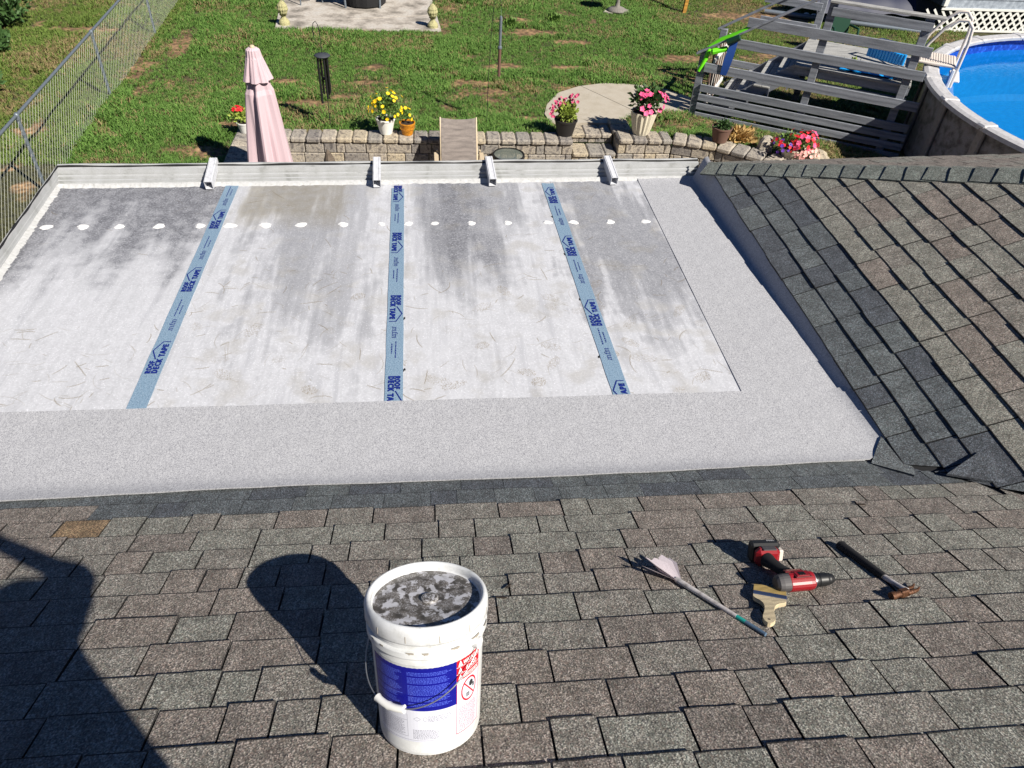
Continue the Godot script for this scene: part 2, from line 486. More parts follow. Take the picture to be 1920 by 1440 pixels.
func course(P: Callable, parent: Node, stuffb: MB, s: float, ex: float, lo: Callable, hi: Callable, vis: Callable, pal: Array, relief: float, up: Vector3, wmin: float, wmax: float, special = null) -> void:
	var a: float = minf(lo.call(s), lo.call(s + ex)) - rng.randf() * 0.25
	var b: float = maxf(hi.call(s), hi.call(s + ex))
	var raised := rng.randf() < 0.5
	while a < b:
		var w := rng.randf_range(wmin, wmax)
		var gap := 0.0065 if relief > 0.6 else 0.002
		var st := s + ex + 0.03
		var u0 := maxf(a + gap, lo.call(s)); var u1 := minf(a + w, hi.call(s))
		var u0t := maxf(a + gap, lo.call(st)); var u1t := minf(a + w, hi.call(st))
		var sb := s
		if u1t < u0t + 0.001 and u1 - u0 > 0.01:           # cut to a point by the hip
			st = s + maxf(0.02, (u1 - lo.call(s)) / C24); u1t = u1; u0t = u1 - 0.001
		if u1 < u0 + 0.001 and u1t - u0t > 0.02:           # cut to a point by the valley
			sb = s + (a + gap - hi.call(s)) / C24
			if sb > st - 0.02: sb = st - 0.02
			u0 = a + gap; u1 = u0 + 0.001
		if (u1 - u0 > 0.0005 and u1t - u0t > 0.0005) and (u1 - u0 > 0.01 or u1t - u0t > 0.01):
			var h0 := (0.009 + (0.0042 if raised else 0.0) + rng.randf_range(-0.001, 0.001)) * relief
			var sj := sb + rng.randf_range(-0.003, 0.003) - (0.003 if raised else 0.0)
			var tone: String = pal[rng.randi() % pal.size()]
			if special != null:
				var sp: String = special.call((u0 + u1) * 0.5, s)
				if sp != "": tone = sp
			if vis.call((u0 + u1) * 0.5, s):
				var mb := MB.new()
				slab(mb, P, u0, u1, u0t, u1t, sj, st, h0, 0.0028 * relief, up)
				obj("shingle", mb, M[tone], parent)
			else:
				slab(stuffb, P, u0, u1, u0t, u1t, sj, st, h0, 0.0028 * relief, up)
		raised = not raised if rng.randf() < 0.75 else raised
		a += w

func build_house() -> void:
	var ho := thing("house", "grey-brown shingle roof slopes in the foreground and right, meeting in a valley", "house")
	# plain walls that carry the roof
	var w := MB.new()
	w.box(X(Vector3(-0.6, 0.8, 0.35)), Vector3(9.0, 2.7, 5.9))
	obj("wall", w, M.house, ho)
	w = MB.new()
	w.box(X(Vector3(6.2, 0.9, -2.3)), Vector3(7.2, 2.8, 5.9))
	obj("wall", w, M.house, ho)
	# near slope
	var ns := MB.new()
	var near := MB.new()
	near.face([np(-6, -0.002, -2.95), np(2.0, -0.002, -2.95), np(6.4, -0.002, 2.2), np(-6, -0.002, 2.2)], Vector3.UP)
	near.face([np(-6, -0.14, -2.95), np(2.0, -0.14, -2.95), np(6.4, -0.14, 2.2), np(-6, -0.14, 2.2)], Vector3.DOWN)
	near.face([np(-6, -0.002, -2.95), np(2.0, -0.002, -2.95), np(2.0, -0.14, -2.95), np(-6, -0.14, -2.95)], Vector3.FORWARD)
	var nsl := obj("near_slope", near, M.felt, ho)
	var nup := Vector3(0, C24, -S24)
	var pal := ["sg", "sg", "sg", "sb", "sb", "sr", "sr", "sd"]
	var vlim := func(s: float) -> float: return C24 * s + 4.49
	var vis := func(u: float, s: float) -> bool: return u > -1.25 + (s + 0.75) * 0.52 and u < 1.6 - (s + 0.75) * 1.0 and s < -0.62
	var llim := func(_s: float) -> float: return -5.0
	var orange := func(u: float, s: float) -> String: return "so" if u > -1.52 and u < -1.36 and s < -2.17 and s > -2.3 else ("sr" if u < -1.4 and s < -2.1 and s > -2.4 else "")
	var k := 0
	var s := -2.66
	while s < 1.9:
		var dark := s < -2.3
		var ex := 0.145 if dark else 0.1425
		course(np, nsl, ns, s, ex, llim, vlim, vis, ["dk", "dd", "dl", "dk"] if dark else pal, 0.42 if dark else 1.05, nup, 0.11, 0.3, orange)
		s += ex
		k += 1
	var o := obj("shingles", ns, M.sb, nsl)
	o.set_meta("kind", "stuff")
	# side slope
	var rs := MB.new()
	var side := MB.new()
	side.face([rp(-5.499, -0.002, 0), rp(-2.23, -0.002, 0), rp(1.86, -0.002, 4.48), rp(-1.41, -0.002, 4.48)], Vector3.UP)
	side.face([rp(-5.499, -0.14, 0), rp(-2.23, -0.14, 0), rp(1.86, -0.14, 4.48), rp(-1.41, -0.14, 4.48)], Vector3.DOWN)
	side.face([rp(-5.499, -0.002, 0), rp(-2.23, -0.002, 0), rp(-2.23, -0.14, 0), rp(-5.499, -0.14, 0)], Vector3.LEFT)
	var ssl := obj("side_slope", side, M.felt, ho)
	var rup := Vector3(-S24, C24, 0)
	var hl := func(q: float) -> float: return -5.499 + C24 * q
	var vl := func(q: float) -> float: return -2.23 + C24 * q
	var rvis := func(u: float, q: float) -> bool: return q < 1.62 and u < -1.55 - 1.25 * q
	s = -0.012
	k = 0
	while s < 4.2:
		var dark := k < 3
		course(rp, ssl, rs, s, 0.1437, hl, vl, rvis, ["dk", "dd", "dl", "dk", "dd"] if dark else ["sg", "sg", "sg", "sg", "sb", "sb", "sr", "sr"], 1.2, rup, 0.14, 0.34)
		s += 0.1437
		k += 1
	o = obj("shingles", rs, M.sb, ssl)
	o.set_meta("kind", "stuff")
	# far slope beyond the hip
	var far := MB.new()
	var hy := func(x: float) -> float: return 2.614 + 0.4452 * (x - 2.266)
	var fy := func(x: float, z: float) -> float: return 2.614 + 0.0452 * (x - 2.266) + 0.40 * (z + 5.499) - 0.002
	var ze := func(x: float) -> float: return -5.805 + 0.17 * (x - 2.708)
	far.face([Vector3(2.266, fy.call(2.266, -5.499), -5.499), Vector3(6.2, fy.call(6.2, -1.565), -1.565), Vector3(6.2, fy.call(6.2, ze.call(6.2)), ze.call(6.2)), Vector3(2.266, fy.call(2.266, ze.call(2.266)), ze.call(2.266))], Vector3.UP)
	far.face([Vector3(2.266, 2.42, -5.499), Vector3(6.2, 2.42, -1.565), Vector3(6.2, 2.42, ze.call(6.2)), Vector3(2.266, 2.42, ze.call(2.266))], Vector3.DOWN)
	var fsl := obj("far_slope", far, M.felt, ho)
	var fs := MB.new()
	for i in 24:
		var e0 := 0.0 + i * 0.155
		var x := 2.3 - rng.randf() * 0.2
		while x < 6.1:
			var wd := rng.randf_range(0.16, 0.34)
			var z0: float = ze.call(x + wd * 0.5) + e0 * 0.95
			if z0 < x - 7.765 - 0.03 and x > 2.27:
				var z1 := minf(z0 + 0.18, x - 7.765)
				var mb := fs if (x > 5.0 or z0 > -3.9) else MB.new()
				var pp := [Vector3(x, fy.call(x, z0) + 0.012, z0), Vector3(x + wd - 0.004, fy.call(x + wd, z0) + 0.012, z0), Vector3(x + wd - 0.004, fy.call(x + wd, z1) + 0.003, z1), Vector3(x, fy.call(x, z1) + 0.003, z1)]
				mb.face(pp, Vector3.UP)
				mb.face([pp[0], pp[1], pp[1] - Vector3(0, 0.012, 0), pp[0] - Vector3(0, 0.012, 0)], Vector3.FORWARD)
				mb.face([pp[0], pp[3], pp[3] - Vector3(0, 0.003, 0), pp[0] - Vector3(0, 0.012, 0)], Vector3.LEFT)
				mb.face([pp[1], pp[2], pp[2] - Vector3(0, 0.003, 0), pp[1] - Vector3(0, 0.012, 0)], Vector3.RIGHT)
				if mb != fs: obj("shingle", mb, M[["sg", "sb", "sr", "sr"][rng.randi() % 4]], fsl)
			x += wd
	if fs.v.size() > 0:
		o = obj("shingles", fs, M.sb, fsl)
		o.set_meta("kind", "stuff")
	# hip caps
	var hip := Node3D.new()
	hip.name = "hip"; ho.add_child(hip)
	var hd := Vector3(1, 0.4452, 1).normalized()
	var h0 := Vector3(2.262, hy.call(2.262), 2.262 - 7.765)
	var nr := rup
	var nf := Vector3(-0.0452, 1, -0.40).normalized()
	var dr := nr.cross(hd).normalized()
	if dr.dot(Vector3(0, 0, 1)) < 0: dr = -dr
	var df := nf.cross(hd).normalized()
	if df.dot(Vector3(0, 0, -1)) < 0: df = -df
	for i in 36:
		var p0 := h0 + hd * (i * 0.1355 + rng.randf_range(-0.006, 0.006))
		var p1 := p0 + hd * 0.2
		var wv := 0.132 + rng.randf_range(-0.006, 0.006)
		var sk := hd * rng.randf_range(-0.012, 0.012)
		var mb := MB.new()
		var H0 := 0.031; var H1 := 0.016
		var nm := (nr + nf).normalized()
		var A := p0 + nm * (H0 + 0.004); var B := p1 + nm * (H1 + 0.002)
		# the fold is rounded: two facets each side
		for sd in [[dr, nr], [df, nf]]:
			var d: Vector3 = sd[0]; var nn: Vector3 = sd[1]
			var m0 := p0 + d * 0.035 + nn * (H0 + 0.001); var m1 := p1 + d * 0.035 + nn * (H1 - 0.001)
			var e0 := p0 + d * wv + nn * (H0 - 0.006) + sk; var e1 := p1 + d * wv + nn * (H1 - 0.004)
			mb.face([A, B, m1, m0], nn + nm); mb.face([m0, m1, e1, e0], nn)
			mb.face([A, m0, m0 - nn * 0.014, A - nm * 0.014], -hd); mb.face([m0, e0, e0 - nn * 0.012, m0 - nn * 0.014], -hd)
			mb.face([e0, e1, e1 - nn * 0.006, e0 - nn * 0.014], d)
		obj("cap_shingle", mb, M[["cap", "cap", "capd"][rng.randi() % 3]], hip)
	# cut pieces woven into the valley beside the membrane's corner
	var ny := func(z: float) -> float: return 3.607 + 0.4452 * z
	for e in [[[Vector3(2.1, ny.call(-2.262) + 0.012, -2.262), Vector3(2.262, 2.606, -2.47), Vector3(2.29, 2.622, -2.21), Vector3(2.22, ny.call(-2.12) + 0.016, -2.12)], "dk"], [[Vector3(2.54, 2.755, -2.18), Vector3(2.36, ny.call(-2.1) + 0.03, -2.1), Vector3(2.6, ny.call(-1.96) + 0.03, -1.96), Vector3(2.84, ny.call(-1.86) + 0.03, -1.86)], "dd"]]:
		var fl := MB.new()
		var pq: Array = e[0]
		fl.face(pq, Vector3.UP)
		for i in 4:
			var p0: Vector3 = pq[i]; var p1: Vector3 = pq[(i + 1) % 4]
			fl.face([p0, p1, p1 - Vector3(0, 0.012, 0), p0 - Vector3(0, 0.012, 0)], (p1 - p0).cross(Vector3.UP))
		obj("shingle", fl, M[e[1]], nsl)

# ---------------------------------------------------------------- patio roof
const FX0 := -3.12
const FW := 5.7
const FZ0 := -6.2
const FD := 3.6
func fuv(p: Vector3) -> Vector2: return Vector2((p.x / K - FX0) / FW, (p.z / K - FZ0) / FD)

func roof_stains() -> ImageTexture:
	var W := 1500; var H := 947
	var n1 := noise_bytes(W, H, 0.011, 101, 4)
	var n2 := noise_bytes(W, H, 0.16, 103, 2)
	var n4 := noise_bytes(W, H, 0.035, 109, 3)
	var sk := FastNoiseLite.new()
	sk.seed = 105; sk.frequency = 0.018; sk.fractal_octaves = 5
	var si := sk.get_image(W, H / 9)
	si.resize(W, H, Image.INTERPOLATE_CUBIC); si.convert(Image.FORMAT_L8)
	var n3 := si.get_data()
	sk.seed = 106; sk.frequency = 0.07; sk.fractal_octaves = 3
	var si2 := sk.get_image(W, H / 14)
	si2.resize(W, H, Image.INTERPOLATE_CUBIC); si2.convert(Image.FORMAT_L8)
	var n5 := si2.get_data()
	var out := PackedByteArray()
	out.resize(W * H * 3)
	var fr := RandomNumberGenerator.new()
	fr.seed = 15
	for j in H:
		var z := FZ0 + FD * j / H
		for i in W:
			var x := FX0 + FW * i / W
			var q := j * W + i
			var a := n1[q] / 255.0; var f := n2[q] / 255.0; var s := n3[q] / 255.0; var m := n4[q] / 255.0; var s2 := n5[q] / 255.0
			# grime: each stain has its own ragged outline, broken by the grain of the coating
			var edge := (a - 0.5) * 0.7 + (s - 0.5) * 1.0 + (s2 - 0.5) * 0.3 + (m - 0.5) * 0.3
			var d := 0.08
			if x < -1.62: d = maxf(d, 0.9 * smoothstep(-0.35, 1.0, (-4.55 - z) * 0.8 + edge + 0.05))
			d = maxf(d, 0.95 * smoothstep(0.0, 0.3, -5.72 - z + edge * 0.35) * smoothstep(-1.5, -1.7, x))
			d = maxf(d, 0.95 * smoothstep(0.12, 0.0, x - (-2.97 + (z + 5.89) * 0.086) - 0.06 + edge * 0.15) * smoothstep(-4.0, -4.6, z))
			d = maxf(d, 0.85 * smoothstep(0.4, -0.05, absf(x - 0.2 - (z + 5.5) * 0.03) - 0.1 + edge * 0.22) * smoothstep(-3.9, -4.9, z + edge * 0.5))
			d = maxf(d, 0.58 * smoothstep(0.3, 0.0, absf(x - 0.55) - 0.08 + edge * 0.3) * smoothstep(-4.9, -5.6, z + edge * 0.4))
			d = maxf(d, 0.62 * smoothstep(0.4, 0.0, absf(x - 1.45 - (z + 5.0) * 0.12) - 0.24 + edge * 0.5) * smoothstep(-3.3, -4.4, z + edge))
			d = maxf(d, 0.5 * smoothstep(0.4, 0.0, absf(x + 0.98 - (z + 5.0) * 0.05) - 0.1 + edge * 0.4) * smoothstep(-3.4, -4.6, z + edge))
			d = maxf(d, 0.42 * smoothstep(0.3, 0.0, absf(x + 0.62) - 0.03 + edge * 0.3) * smoothstep(-3.2, -4.2, z + edge))
			d = maxf(d, 0.32 * smoothstep(0.45, 0.85, s * 0.6 + s2 * 0.4))
			# grime lodges in the pits of the rough coat and leaves its peaks bare
			d = clampf(d * (0.5 + 0.48 * smoothstep(0.15, 0.8, f * 0.6 + m * 0.4)), 0.0, 0.95)
			var tan := 0.55 * smoothstep(0.3, 0.0, absf(x + 1.12) - 0.24 + edge * 0.3) * smoothstep(-5.1, -5.45, z + edge * 0.2)
			tan = maxf(tan, 0.2 * smoothstep(0.55, 0.85, a) * smoothstep(-1.6, -1.4, x))
			tan *= 0.6 + 0.7 * m
			var g := 0.785 - 0.05 * (1.0 - s) + (s2 - 0.5) * 0.05 + (f - 0.5) * 0.09 + (m - 0.5) * 0.06
			if fr.randf() < 0.03: g += 0.1; d *= 0.25
			var r := lerpf(g, 0.33, d); var gg := lerpf(g * 1.008, 0.335, d); var b := lerpf(g * 1.035, 0.36, d)
			r = lerpf(r, 0.52, tan); gg = lerpf(gg, 0.495, tan); b = lerpf(b, 0.44, tan)
			out[q * 3] = clampi(int(r * 255), 0, 255); out[q * 3 + 1] = clampi(int(gg * 255), 0, 255); out[q * 3 + 2] = clampi(int(b * 255), 0, 255)
	var im := Image.create_from_data(W, H, false, Image.FORMAT_RGB8, out)
	var r2 := RandomNumberGenerator.new()
	r2.seed = 9
	# scuffs and shoe prints left in the coating
	for e in 420:
		var cx := r2.randf_range(-1.6, 1.85); var cz := r2.randf_range(-4.6, -3.05)
		if r2.randf() < 0.25: cx = r2.randf_range(-2.9, -1.7); cz = r2.randf_range(-3.9, -3.05)
		if r2.randf() < 0.15: cz = r2.randf_range(-5.8, -4.6)
		var ang := r2.randf() * TAU; var bend := r2.randf_range(-9.0, 9.0); var ln := r2.randf_range(0.03, 0.24) * r2.randf_range(0.4, 1.0); var al := r2.randf_range(0.12, 0.5)
		var px := cx; var pz := cz
		var steps := int(ln / 0.003)
		for k in steps:
			px += cos(ang) * 0.003; pz += sin(ang) * 0.003; ang += bend * 0.003
			dab(im, px, pz, Color(0.42, 0.37, 0.29), al * (0.4 + 0.6 * sin(PI * k / steps)), W, H)
			if al > 0.38: dab(im, px, pz + 0.004, Color(0.42, 0.37, 0.29), al * 0.5, W, H)
	for e in 34:
		var cx := r2.randf_range(-1.5, 1.8); var cz := r2.randf_range(-4.3, -3.05)
		var ang := r2.randf_range(-1.2, 1.2); var rl := r2.randf_range(0.04, 0.09); var rw := r2.randf_range(0.03, 0.045); var al := r2.randf_range(0.1, 0.42)
		for k in 420:
			var u := r2.randf_range(-1, 1); var v := r2.randf_range(-1, 1)
			if u * u + v * v > 1.0 or sin(u * 22.0) * sin(v * 14.0) < -0.1: continue
			dab(im, cx + cos(ang) * u * rl - sin(ang) * v * rw, cz + sin(ang) * u * rl + cos(ang) * v * rw, Color(0.42, 0.36, 0.27), al, W, H)
	im.generate_mipmaps()
	return ImageTexture.create_from_image(im)

func dab(im: Image, x: float, z: float, c: Color, a: float, W: int, H: int) -> void:
	var i := int((x - FX0) / FW * W); var j := int((z - FZ0) / FD * H)
	if i < 0 or j < 0 or i >= W or j >= H: return
	im.set_pixel(i, j, im.get_pixel(i, j).lerp(c, a))

func zfar(x: float) -> float: return -5.885 - 0.036 * (x + 3.0)
func xleft(z: float) -> float: return -2.99 + (z + 5.885) * 0.086

func lettering(parent: Node, called: String, str: String, m: Material, o: Vector3, rx: Vector3, ry: Vector3, len: float, hgt: float, bold := true, serif := false, shear := 0.0, bend = null) -> void:
	var tm := TextMesh.new()
	var sf := SystemFont.new()
	sf.font_names = PackedStringArray(["Droid Serif" if serif else "Droid Sans"])
	sf.font_weight = 700 if bold else 400
	var fv := FontVariation.new()
	fv.base_font = sf
	if bold and len > 0.09: fv.variation_embolden = 0.9
	tm.font = fv; tm.text = str; tm.font_size = 48; tm.pixel_size = 0.001; tm.depth = 0.0
	tm.curve_step = 2.0
	var ar := tm.get_mesh_arrays()
	if ar.size() == 0: return
	var vv: PackedVector3Array = ar[Mesh.ARRAY_VERTEX]
	var ix: PackedInt32Array = ar[Mesh.ARRAY_INDEX]
	var lo := Vector3.ONE * 1e9; var hi := -lo
	for p in vv:
		lo = lo.min(p); hi = hi.max(p)
	var rz := rx.cross(ry)
	var mb := MB.new()
	var P := func(p: Vector3) -> Vector3:
		var a := ((p.x - lo.x) / (hi.x - lo.x) - 0.5) * len
		var b := ((p.y - lo.y) / (hi.y - lo.y) - 0.5) * hgt
		if bend != null: return bend.call(a, b)
		return o + rx * (a + shear * b) + ry * b
	if ix.size() > 0:
		# heavy ink: the strokes of large print are laid down a little fatter than the font's
		var spread := [Vector3.ZERO]
		if bend == null and bold and len > 0.09: spread = [Vector3.ZERO, rx * 0.0011 + ry * 0.0007 + rz * 0.00025, rx * -0.0011 - ry * 0.0007 + rz * 0.0005]
		for sp in spread:
			for i in range(0, ix.size(), 3):
				var q := [P.call(vv[ix[i]]) + sp, P.call(vv[ix[i + 1]]) + sp, P.call(vv[ix[i + 2]]) + sp]
				mb.face(q, rz if bend == null else q[0] - o)
	else:
		for i in range(0, vv.size(), 3):
			var q := [P.call(vv[i]), P.call(vv[i + 1]), P.call(vv[i + 2])]
			mb.face(q, rz if bend == null else q[0] - o)
	if mb.v.size() > 0: obj(called, mb, m, parent)

func tape_logo(t: Node, c: Vector3, rx: Vector3, ry: Vector3, z0: float, z1: float) -> void:
	# the printed mark: ROOF over DECK TAPE with a roof outline; clipped by leaving out letters past the tape end
	lettering(t, "print", "ROOF", M.print, c - rx * 0.097 + ry * 0.0176, rx, ry, 0.11, 0.029)
	lettering(t, "print", "DECK", M.print, c - rx * 0.088 - ry * 0.0158, rx, ry, 0.128, 0.0315)
	lettering(t, "print", "TAPE", M.print, c + rx * 0.051 - ry * 0.0158, rx, ry, 0.116, 0.0315)
	var up := rx.cross(ry)
	var ch := MB.new()
	var pts := [c - rx * 0.028 + ry * 0.0075, c + rx * 0.051 + ry * 0.04, c + rx * 0.134 + ry * 0.0055, c + rx * 0.134 - ry * 0.0315]
	for i in 3:
		var d: Vector3 = (pts[i + 1] - pts[i]).normalized()
		var sd := up.cross(d) * 0.0032
		ch.face([pts[i] - sd, pts[i + 1] - sd + d * 0.003, pts[i + 1] + sd + d * 0.003, pts[i] + sd], up)
	obj("print", ch, M.print, t)

func tape_small(t: Node, c: Vector3, rx: Vector3, ry: Vector3) -> void:
	lettering(t, "print", "mfm", M.print, c, rx, ry, 0.116, 0.0315, false, true, 0.25)
	var up := rx.cross(ry)
	var ln := MB.new()
	for q in [[0.09, 0.008, 0.25], [0.11, -0.014, 0.2]]:
		var a: float = q[0]
		while a < q[2]:
			var w := rng.randf_range(0.008, 0.022)
			ln.face([c + rx * a + ry * (q[1] - 0.0028), c + rx * (a + w) + ry * (q[1] - 0.0028), c + rx * (a + w) + ry * (q[1] + 0.0028), c + rx * a + ry * (q[1] + 0.0028)], up)
			a += w + 0.005
	obj("print", ln, M.print, t)

func build_patio_roof() -> void:
	var ro := thing("patio_roof", "low white coated patio roof with three blue printed tape strips and a white gutter edge", "roof")
	var fup := Vector3(0, 1, -0.0437).normalized()
	var dm := mat(Color.WHITE, 0.75)
	dm.albedo_texture = roof_stains()
	var bump := normal_tex(noise_bytes(1024, 1024, 0.3, 111, 2), 1024, 1024, 2.0)
	dm.detail_enabled = false
	dm.normal_enabled = true; dm.normal_texture = bump; dm.normal_scale = 0.05
	# four insulated panels, seams under the tape
	var seams := [[-99.0, -1.612], [-1.612, -0.262], [-0.262, 1.06], [1.06, 2.47]]
	for e in seams:
		var pb := MB.new()
		var f := func(u: float, v: float) -> Vector3:
			var z := lerpf(zfar(0.5) - 0.06, -2.46, v)
			var xa: float = xleft(z) if e[0] < -50.0 else e[0] + 0.0015
			var x := lerpf(xa, e[1] - 0.0015, u)
			z = lerpf(zfar(x), -2.46, v)
			if e[0] < -50.0: x = lerpf(xleft(z), e[1] - 0.0015, u)
			return fp(x, 0.0, z)
		pb.sheet(f, 6, 12, Vector3.UP, fuv)
		var g := func(u: float, v: float) -> Vector3: return f.call(u, v) - Vector3(0, 0.075, 0)
		pb.sheet(g, 2, 2, Vector3.DOWN, fuv)
		var c0: Vector3 = f.call(0.0, 0.0); var c1: Vector3 = f.call(1.0, 0.0); var c2: Vector3 = f.call(1.0, 1.0); var c3: Vector3 = f.call(0.0, 1.0)
		var dn := Vector3(0, -0.075, 0)
		pb.face([c0, c1, c1 + dn, c0 + dn], Vector3.FORWARD); pb.face([c3, c2, c2 + dn, c3 + dn], Vector3.BACK)
		pb.face([c0, c3, c3 + dn, c0 + dn], Vector3.LEFT); pb.face([c1, c2, c2 + dn, c1 + dn], Vector3.RIGHT)
		obj("deck_panel", pb, dm, ro)
	# gutter swept round the left and far edges: profile outward d, height h
	var prof := [[0.0, -0.07], [0.0, 0.014], [0.012, 0.016], [0.02, 0.004], [0.05, 0.002], [0.052, 0.026], [0.072, 0.028], [0.074, 0.02], [0.082, 0.02], [0.084, 0.046], [0.108, 0.049], [0.11, 0.041], [0.119, 0.041], [0.122, 0.088], [0.158, 0.094], [0.164, 0.106], [0.178, 0.106], [0.182, 0.098], [0.182, -0.1], [0.14, -0.12], [0.0, -0.12]]
	var path := [Vector2(xleft(-2.55), -2.55), Vector2(xleft(-5.885), -5.885), Vector2(2.452, zfar(2.452))]
	var nl := Vector2(-1, 0.086).normalized(); var nf := Vector2(-0.036, -1).normalized()
	var offs := [nl * 0.2, nl * 0.12 + nf, nf]
	var gb := MB.new()
	for seg in 2:
		var nseg := 26 if seg == 1 else 14
		for i in prof.size() - 1:
			for k in nseg:
				var q := []
				for w in [[k, i], [k + 1, i], [k + 1, i + 1], [k, i + 1]]:
					var t := float(w[0]) / nseg
					var base: Vector2 = path[seg].lerp(path[seg + 1], t)
					var of: Vector2 = offs[seg].lerp(offs[seg + 1], t)
					var d: float = prof[w[1]][0]; var h: float = prof[w[1]][1]
					# the lip is slightly bent along its length
					if w[1] >= 14 and w[1] <= 17: d += 0.004 * sin(t * 19.0 + seg) + 0.003 * sin(t * 47.0); h += 0.0025 * sin(t * 31.0)
					var p := base + of * d
					q.append(Vector3(p.x * K, 2.686 + 0.0437 * base.y * K + h, p.y * K))
				var d0: float = prof[i][0]; var d1: float = prof[i + 1][0]; var hh0: float = prof[i][1]; var hh1: float = prof[i + 1][1]
				var tn := Vector2(-(hh1 - hh0), d1 - d0)
				var nn: Vector2 = nl if seg == 0 else nf
				gb.face(q, Vector3(nn.x * tn.x, tn.y, nn.y * tn.x))
	obj("gutter", gb, M.gutter, ro)
	# a near-black tube added to draw the shadow under the gutter lip
	var sm := MB.new()
	for seg in 2:
		var p := []; var r := []
		for k in 60:
			var t := k / 59.0
			var base: Vector2 = path[seg].lerp(path[seg + 1], t) + offs[seg].lerp(offs[seg + 1], t) * (0.152 + 0.002 * sin(t * 60.0))
			p.append(Vector3(base.x * K, 2.686 + 0.0437 * K * path[seg].lerp(path[seg + 1], t).y + 0.098 + 0.003 * sin(t * 37.0 + 1.0), base.y * K)); r.append(0.0068 + 0.0018 * sin(t * 83.0))
		sm.tube(p, r, 5)
	obj("lip_shade", sm, M.tar_shade, ro)
	# ragged bead of old coating along the edge
	for seg in 2:
		var cb := MB.new()
		var nz := FastNoiseLite.new()
		nz.seed = 7 + seg; nz.frequency = 0.09
		var f := func(u: float, v: float) -> Vector3:
			var base: Vector2 = path[seg].lerp(path[seg + 1], u)
			var of: Vector2 = offs[seg].lerp(offs[seg + 1], u)
			var w := 0.03 + 0.018 * nz.get_noise_1d(u * 900.0) + 0.012 * nz.get_noise_1d(u * 4000.0 + 99.0)
			var p: Vector2 = base - (of if seg == 1 else nl.lerp(nl + nf, smoothstep(0.97, 1.0, u))) * lerpf(-0.014, w, v)
			return Vector3(p.x * K, 2.686 + 0.0437 * K * base.y + 0.01 * (1.0 - v * v) + 0.009 * (1.0 - v) + 0.001 + 0.004 * nz.get_noise_2d(u * 3000.0, v * 30.0) * (1.0 - v), p.y * K)
		cb.sheet(f, 220, 4, Vector3.UP)
		obj("edge_bead", cb, M.caulk, ro)
	# gutter outlets: hollow rectangular tubes
	for x in [-1.8, -0.446, 0.531, 1.6]:
		var a := fp(x + 0.012, 0.044, -5.815 - 0.03 * (x + 1.8)); var b := fp(x - 0.012 * sin(x), 0.118, -6.12 - 0.027 * (x + 1.8))
		var z := (b - a).normalized(); var xx := Vector3.UP.cross(z).normalized(); var yy := z.cross(xx)
		var w := 0.058; var h := 0.07; var tk := 0.003
		var mid := (a + b) * 0.5; var L := a.distance_to(b)
		var tb := MB.new()
		var bs := Basis(xx, yy, z)
		for e in [[1, 0, tk, h - tk * 2.0], [-1, 0, tk, h - tk * 2.0], [0, 1, w, tk], [0, -1, w, tk]]:
			tb.box(Transform3D(bs, mid + xx * (e[0] * (w - tk) * 0.5) + yy * (e[1] * (h - tk) * 0.5)), Vector3(e[2], e[3], L))
		# a ridge along each top edge
		for sgn in [-1.0, 1.0]:
			tb.box(Transform3D(bs, mid + xx * (sgn * (w * 0.5 - 0.009)) + yy * (h * 0.5 + 0.0018)), Vector3(0.004, 0.004, L - 0.002))
		obj("outlet_tube", tb, M.tube, ro)
	# tapes
	var specs := [[-1.629, -5.93, -1.6, -3.04, [-3.545, -4.42, -5.31], [-3.87, -4.745, -5.6], 1.0], [-0.262, -5.86, -0.228, -3.04, [-5.745, -4.897, -4.008, -3.135], [-5.49, -4.62, -3.74], -1.0], [1.03, -5.97, 1.072, -3.04, [-5.735, -4.85, -3.937, -3.06], [-5.24, -4.36, -3.47], 1.0]]
	var ti := 0
	for sp in specs:
		var tb := MB.new()
		var nz := FastNoiseLite.new()
		nz.seed = 40 + ti; nz.frequency = 0.4
		var cx := func(z: float) -> float: return lerpf(sp[0], sp[2], (z - sp[1]) / (sp[3] - sp[1]))
		var f := func(u: float, v: float) -> Vector3:
			var z := lerpf(sp[1], sp[3], v)
			var j := 0.0
			if (u < 0.01 or u > 0.99): j = 0.003 * nz.get_noise_1d(z * 9.0 + u * 55.0)
			if v < 0.001: z -= 0.02 * nz.get_noise_1d(u * 6.0 + ti)
			return fp(cx.call(z) + (u - 0.5) * 0.104 + j, 0.0035 + 0.0008 * nz.get_noise_2d(u * 7.0, z * 5.0), z)
		tb.sheet(f, 6, 60, Vector3.UP)
		# rolled rim so that the strip has thickness
		for u in [0.0, 1.0]:
			var g := func(a: float, v: float) -> Vector3: return f.call(u, v) - Vector3(0, 0.0034 * a, 0)
			tb.sheet(g, 1, 60, Vector3.LEFT if u < 0.5 else Vector3.RIGHT)
		var t := obj("deck_tape", tb, M.tape, ro)
		for zc in sp[4]:
			var rx := Vector3(0, -0.0437 * sp[6], -sp[6]).normalized()
			var ry := Vector3(-sp[6], 0, 0)
			tape_logo(t, fp(cx.call(zc), 0.0058, zc), rx, ry, sp[1], sp[3])
		for zc in sp[5]:
			var rx := Vector3(0, -0.0437 * sp[6], -sp[6]).normalized()
			var ry := Vector3(-sp[6], 0, 0)
			tape_small(t, fp(cx.call(zc), 0.0058, zc), rx, ry)
